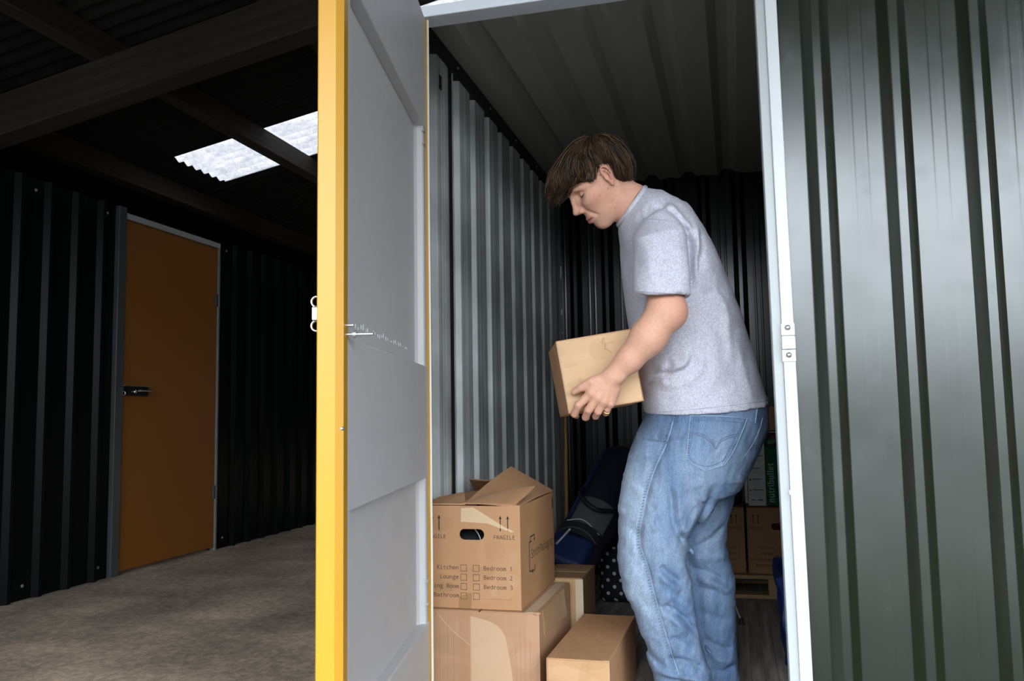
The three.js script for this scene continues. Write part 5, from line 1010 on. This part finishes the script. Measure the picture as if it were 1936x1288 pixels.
// ---- hair: a soft mass with many locks combed from the crown
{
  // outline of the hair in the side view of the head (a forward, b up), from pixels
  const HX = (px, py, c) => { const q = Q(px, py, 2.47 - c), d = sub(q, addv(HO, hL, c)); return [dot(d, hF) / HS[0], dot(d, hU) / HS[1]]; };
  const out = [[1199, 341], [1201, 322], [1196, 304], [1187, 288], [1172, 274], [1152, 263], [1128, 259], [1106, 264], [1084, 276], [1064, 296], [1048, 320], [1038, 345], [1033, 366], [1034, 382], [1042, 396], [1056, 398], [1062, 386], [1060, 366], [1072, 358], [1083, 353], [1095, 344], [1108, 341], [1120, 346], [1127, 340], [1131, 330], [1136, 312], [1148, 308], [1157, 318], [1161, 332], [1166, 341], [1182, 342]].map(([x, y], i) => HX(x, y, i > 18 && i < 31 ? 0.078 : 0));
  const polyD = (a, b) => { let d = 1e9, ins = false; for (let i = 0, j = out.length - 1; i < out.length; j = i++) { const [xi, yi] = out[i], [xj, yj] = out[j], ex = xj - xi, ey = yj - yi, wx = a - xi, wy = b - yi, t = clamp((wx * ex + wy * ey) / (ex * ex + ey * ey), 0, 1); d = Math.min(d, Math.hypot(wx - ex * t, wy - ey * t)); if ((yi > b) !== (yj > b) && a < (xj - xi) * (b - yi) / (yj - yi) + xi) ins = !ins; } return ins ? -d : d; };
  // the upper outline runs from the nape over the crown to the tip of the fringe; the rest is the hairline
  const topN = 16;
  const topD = (a, b) => { let d = 1e9; for (let i = 0; i < topN; i++) { const [xi, yi] = out[i], [xj, yj] = out[i + 1], ex = xj - xi, ey = yj - yi, wx = a - xi, wy = b - yi, t = clamp((wx * ex + wy * ey) / (ex * ex + ey * ey), 0, 1); d = Math.min(d, Math.hypot(wx - ex * t, wy - ey * t)); } return d; };
  const hairH = (a, b, c) => {
    const p = polyD(a, b), w = 0.088 - 0.03 * sst(0.04, 0.15, a) - 0.012 * sst(-0.0, -0.06, b);
    const dep = Math.min(topD(a, b), 0.072), half = p > 0 ? w * 0.6 : w * Math.sqrt(Math.max(0, 1 - (1 - dep / 0.072) ** 2));
    return smax(p, (Math.abs(c) - half) * 0.75, 0.012);
  };
  const rough = (h) => 0.0028 * (fbm(h[0] * 40 + 9, h[2] * 90 + h[1] * 30, 0, 71, 3) - 0.5);
  const hairF = (x, y, z) => { const h = toHead(x, y, z); if (Math.hypot(...h) > 0.26) return 0.05; const d = hairH(...h); return (d + 0.003 + 0.014 * sst(0.11, 0.16, h[0]) + (Math.abs(d) < 0.02 ? rough(h) : 0)) * 0.85; };
  const lo = [Q(1020, 0, 2.5)[0], Q(0, 412, 2.5)[1], -2.6], hi = [Q(1212, 0, 2.5)[0], Q(0, 248, 2.5)[1], -2.33];
  const base = netMesh(hairF, lo, hi, 0.0032);
  const hairCol = (t) => [0.022 + 0.09 * t, 0.012 + 0.05 * t, 0.0065 + 0.025 * t];
  paint(base, (x, y, z) => { const h = toHead(x, y, z); return hairCol(clamp(0.1 + 0.5 * (fbm(h[0] * 30, h[2] * 120 + h[1] * 60, 0, 81, 3) - 0.4), 0, 1)); });
  const gs = [base.toNonIndexed()];
  // locks: from the crown along the surface to the rim
  const crown = [-0.05, 0.11, 0], C = [-0.03, 0.08, 0];
  const rimPt = (t) => { const i = Math.floor(t), j = i + 1, f = t - i, A = out[i % out.length], B = out[j % out.length]; return [A[0] + (B[0] - A[0]) * f, A[1] + (B[1] - A[1]) * f]; };
  const halfAt = (a, b) => { const w = 0.088 - 0.03 * sst(0.04, 0.15, a) - 0.012 * sst(0, -0.06, b), dep = Math.min(topD(a, b), 0.072); return w * Math.sqrt(Math.max(0.05, 1 - (1 - dep / 0.072) ** 2)); };
  const addLock = (pts) => {
    const cv = new THREE.CatmullRomCurve3(pts), R = rr(0.0006, 0.0016), g = new THREE.TubeGeometry(cv, 12, R, 4, false), p = g.attributes.position, S = cv.getSpacedPoints(12);
    for (let k = 0; k <= 12; k++) { const w = Math.pow(Math.sin(Math.PI * clamp(0.12 + 0.88 * (1 - k / 12), 0, 1) * 0.5), 0.7) * (k === 12 ? 0.15 : 1) * (k === 0 ? 0.3 : 1), c0 = cv.getPointAt(k / 12); for (let q = 0; q <= 4; q++) { const o = k * 5 + q; p.setXYZ(o, c0.x + (p.getX(o) - c0.x) * w, c0.y + (p.getY(o) - c0.y) * w, c0.z + (p.getZ(o) - c0.z) * w); } }
    g.computeVertexNormals(); g.deleteAttribute('uv'); const tone = hairCol(Math.pow(rnd(), 2.2) * 1.1), cc = new Float32Array(p.count * 3); for (let k = 0; k < p.count; k++) cc.set(tone, k * 3); g.setAttribute('color', new THREE.BufferAttribute(cc, 3));
    gs.push(g.toNonIndexed());
  };
  for (let i = 0; i < 2300; i++) {
    const kind = rnd(); let t, c;
    if (kind < 0.3) { t = rr(12.2, 17.6); c = rr(-1, 1); } else if (kind < 0.52) { t = rr(17, 22); c = rnd() < 0.75 ? rr(0.6, 1) : rr(-1, 1); } else if (kind < 0.78) { t = rr(21.5, 27.5); c = rnd() < 0.85 ? rr(0.85, 1) : -rr(0.85, 1); } else { t = rr(27.3, 31.5); c = rnd() < 0.8 ? rr(0.2, 1) : -rr(0.2, 1); }
    let [ra, rb] = rimPt(t); if (kind < 0.22) { const k = Math.sqrt(rnd()), q = rimPt(rr(14.5, 17)); const p0 = rimPt(rr(12.5, 15)); ra = p0[0] + (q[0] - p0[0]) * k; rb = p0[1] + (q[1] - p0[1]) * k; c = rnd() < 0.85 ? rr(0.6, 1) : -rr(0.6, 1); }
    const e = [ra, rb, c * halfAt(ra, rb)];
    const k0 = rr(0, 0.5), st = [crown[0] + (e[0] - crown[0]) * k0 + rr(-0.006, 0.006), crown[1] + 0.02 + (e[1] - crown[1]) * k0 * 0.5, (e[2] + rr(-0.01, 0.01)) * (0.25 + 0.75 * k0)];
    const d0 = nrm(sub(st, C)), d1 = nrm(sub(e, C));
    const n = 8, pts = [], wob = rr(-0.35, 0.35), lift0 = rr(0.0, 0.004) + (rnd() < 0.06 ? rr(0.004, 0.011) : 0), wild = rr(-0.5, 0.5);
    for (let k = 0; k <= n; k++) {
      const t = k / n, d = nrm([d0[0] + (d1[0] - d0[0]) * t, d0[1] + (d1[1] - d0[1]) * t + 0.12 * Math.sin(Math.PI * t), d0[2] + (d1[2] - d0[2]) * t + 0.12 * wob * Math.sin(Math.PI * t * 1.5)]);
      let r = 0.03; for (let q = 0; q < 90; q++) { if (hairH(C[0] + d[0] * r, C[1] + d[1] * r, C[2] + d[2] * r) > -0.0022) break; r += 0.0025; }
      if (kind < 0.22 && t > 0.5) r = Math.min(r, Math.hypot(...sub(e, C)) * (0.7 + 0.3 * t) + 0.002);
      r += lift0 * Math.sin(Math.PI * t) + (t > 0.9 ? rr(0, 0.003) : 0);
      const wv = Math.sin(Math.PI * Math.min(1, t * 1.15)), q1 = (fbm(d[0] * 7 + 3, d[2] * 7 + d[1] * 5, 0, 131, 3) - 0.5), q2 = (fbm(d[0] * 8 + 13, d[2] * 8 + d[1] * 6, 0, 137, 3) - 0.5);
      const tip = kind < 0.3 && t > 0.55 ? (t - 0.55) * 0.045 * Math.sin(7 * t + 9 * c) : 0;
      pts.push(V3(...HP(C[0] + d[0] * r + 0.026 * q1 * wv, C[1] + d[1] * r + tip + wild * 0.01 * wv, C[2] + d[2] * r + 0.05 * q2 * wv)));
    }
    addLock(pts);
  }
  // shorter locks lying on both sides of the head
  for (let i = 0; i < 1700; i++) {
    const a = rr(-0.11, 0.19), b = rr(-0.06, 0.14); if (polyD(a, b) > -0.002) continue;
    const s = i % 3 ? 1 : -1, dl = Math.hypot(a - crown[0], b - crown[1]) + 1e-6; let da = (a - crown[0]) / dl, db = (b - crown[1]) / dl - 0.25; const len = rr(0.02, 0.04), pts = [], bend = rr(-0.5, 0.5);
    for (let k = 0; k <= 5; k++) { const t = k / 5 * len, x = a + da * t + bend * t * t * 6 * -db, y = b + db * t + bend * t * t * 6 * da; if (polyD(x, y) > 0.002 + 0.004 * ((i * 7) % 5) / 5) break; pts.push(V3(...HP(x, y, s * (halfAt(x, y) - 0.0015 + 0.0025 * Math.sin(Math.PI * k / 5))))); }
    if (pts.length > 3) addLock(pts);
  }
  mesh('hair', localise(mergeGeometries(gs)), new THREE.MeshPhysicalMaterial({ vertexColors: true, roughness: 0.5, specularIntensity: 0.6 }), person);
}
// ---- the box in his hands
{
  const c0 = Q(1075, 783, BD), w = 0.209, h = 0.1995, dp = 0.27;
  const M4 = new THREE.Matrix4().makeBasis(V3(...bxU), V3(...upV), V3(...inW).negate()); M4.setPosition(...c0);
  const Bx = thing('carried_box', 'plain pale brown box held in both hands by the bending person', 'box');
  M4.premultiply(toWorld); M4.decompose(Bx.position, Bx.quaternion, Bx.scale);
  const map = fit(cardMat(canvasTex(1024, 1024, (x, W, H) => {
    boardBase(x, W, H, '#d0ac84', 0.15); x.strokeStyle = '#b07f3e'; x.globalAlpha = 0.5; x.lineWidth = 5;
    for (let k = 0; k < 14; k++) { x.beginPath(); let px = 640 + rr(-20, 20), py = 40 + k * 12; x.moveTo(px, py); for (let i = 0; i < 5; i++) { px += rr(-22, 34); py += rr(-8, 34); x.lineTo(px, py); } x.stroke(); } x.globalAlpha = 1;
  })));
  const put = (m, x, y, z, rx, ry) => { m.position.set(x, y, z); m.rotation.set(rx, ry, 0); };
  put(mesh('panel', panelGeo(w, h, 0.004), map, Bx), 0, 0, 0, 0, 0);
  put(mesh('panel', panelGeo(w, h, 0.004, [], true), matBoard, Bx), w, 0, -dp, 0, Math.PI);
  put(mesh('panel', panelGeo(dp, h, 0.004, [], true), matBoard, Bx), 0, 0, -dp, 0, -Math.PI / 2);
  put(mesh('panel', panelGeo(dp, h, 0.004, [], true), matBoard, Bx), w, 0, 0, 0, Math.PI / 2);
  put(mesh('flap', panelGeo(w, dp / 2 - 0.001, 0.004, [], true), matBoard, Bx), 0, h + 0.001, 0, -Math.PI / 2, 0);
  put(mesh('flap', panelGeo(w, dp / 2 - 0.001, 0.004, [], true), matBoard, Bx), 0, h + 0.001, -dp / 2 - 0.001, -Math.PI / 2, 0);
  put(mesh('base_panel', panelGeo(w, dp, 0.004, [], true), matBoard, Bx), 0, 0, -dp, Math.PI / 2, 0);
}
// ---------------------------------------------------------------- renderer
const renderer = new THREE.WebGLRenderer({ antialias: true });
renderer.toneMapping = THREE.LinearToneMapping;
renderer.toneMappingExposure = EXPOSURE;
renderer.shadowMap.enabled = true;
renderer.render(scene, camera);
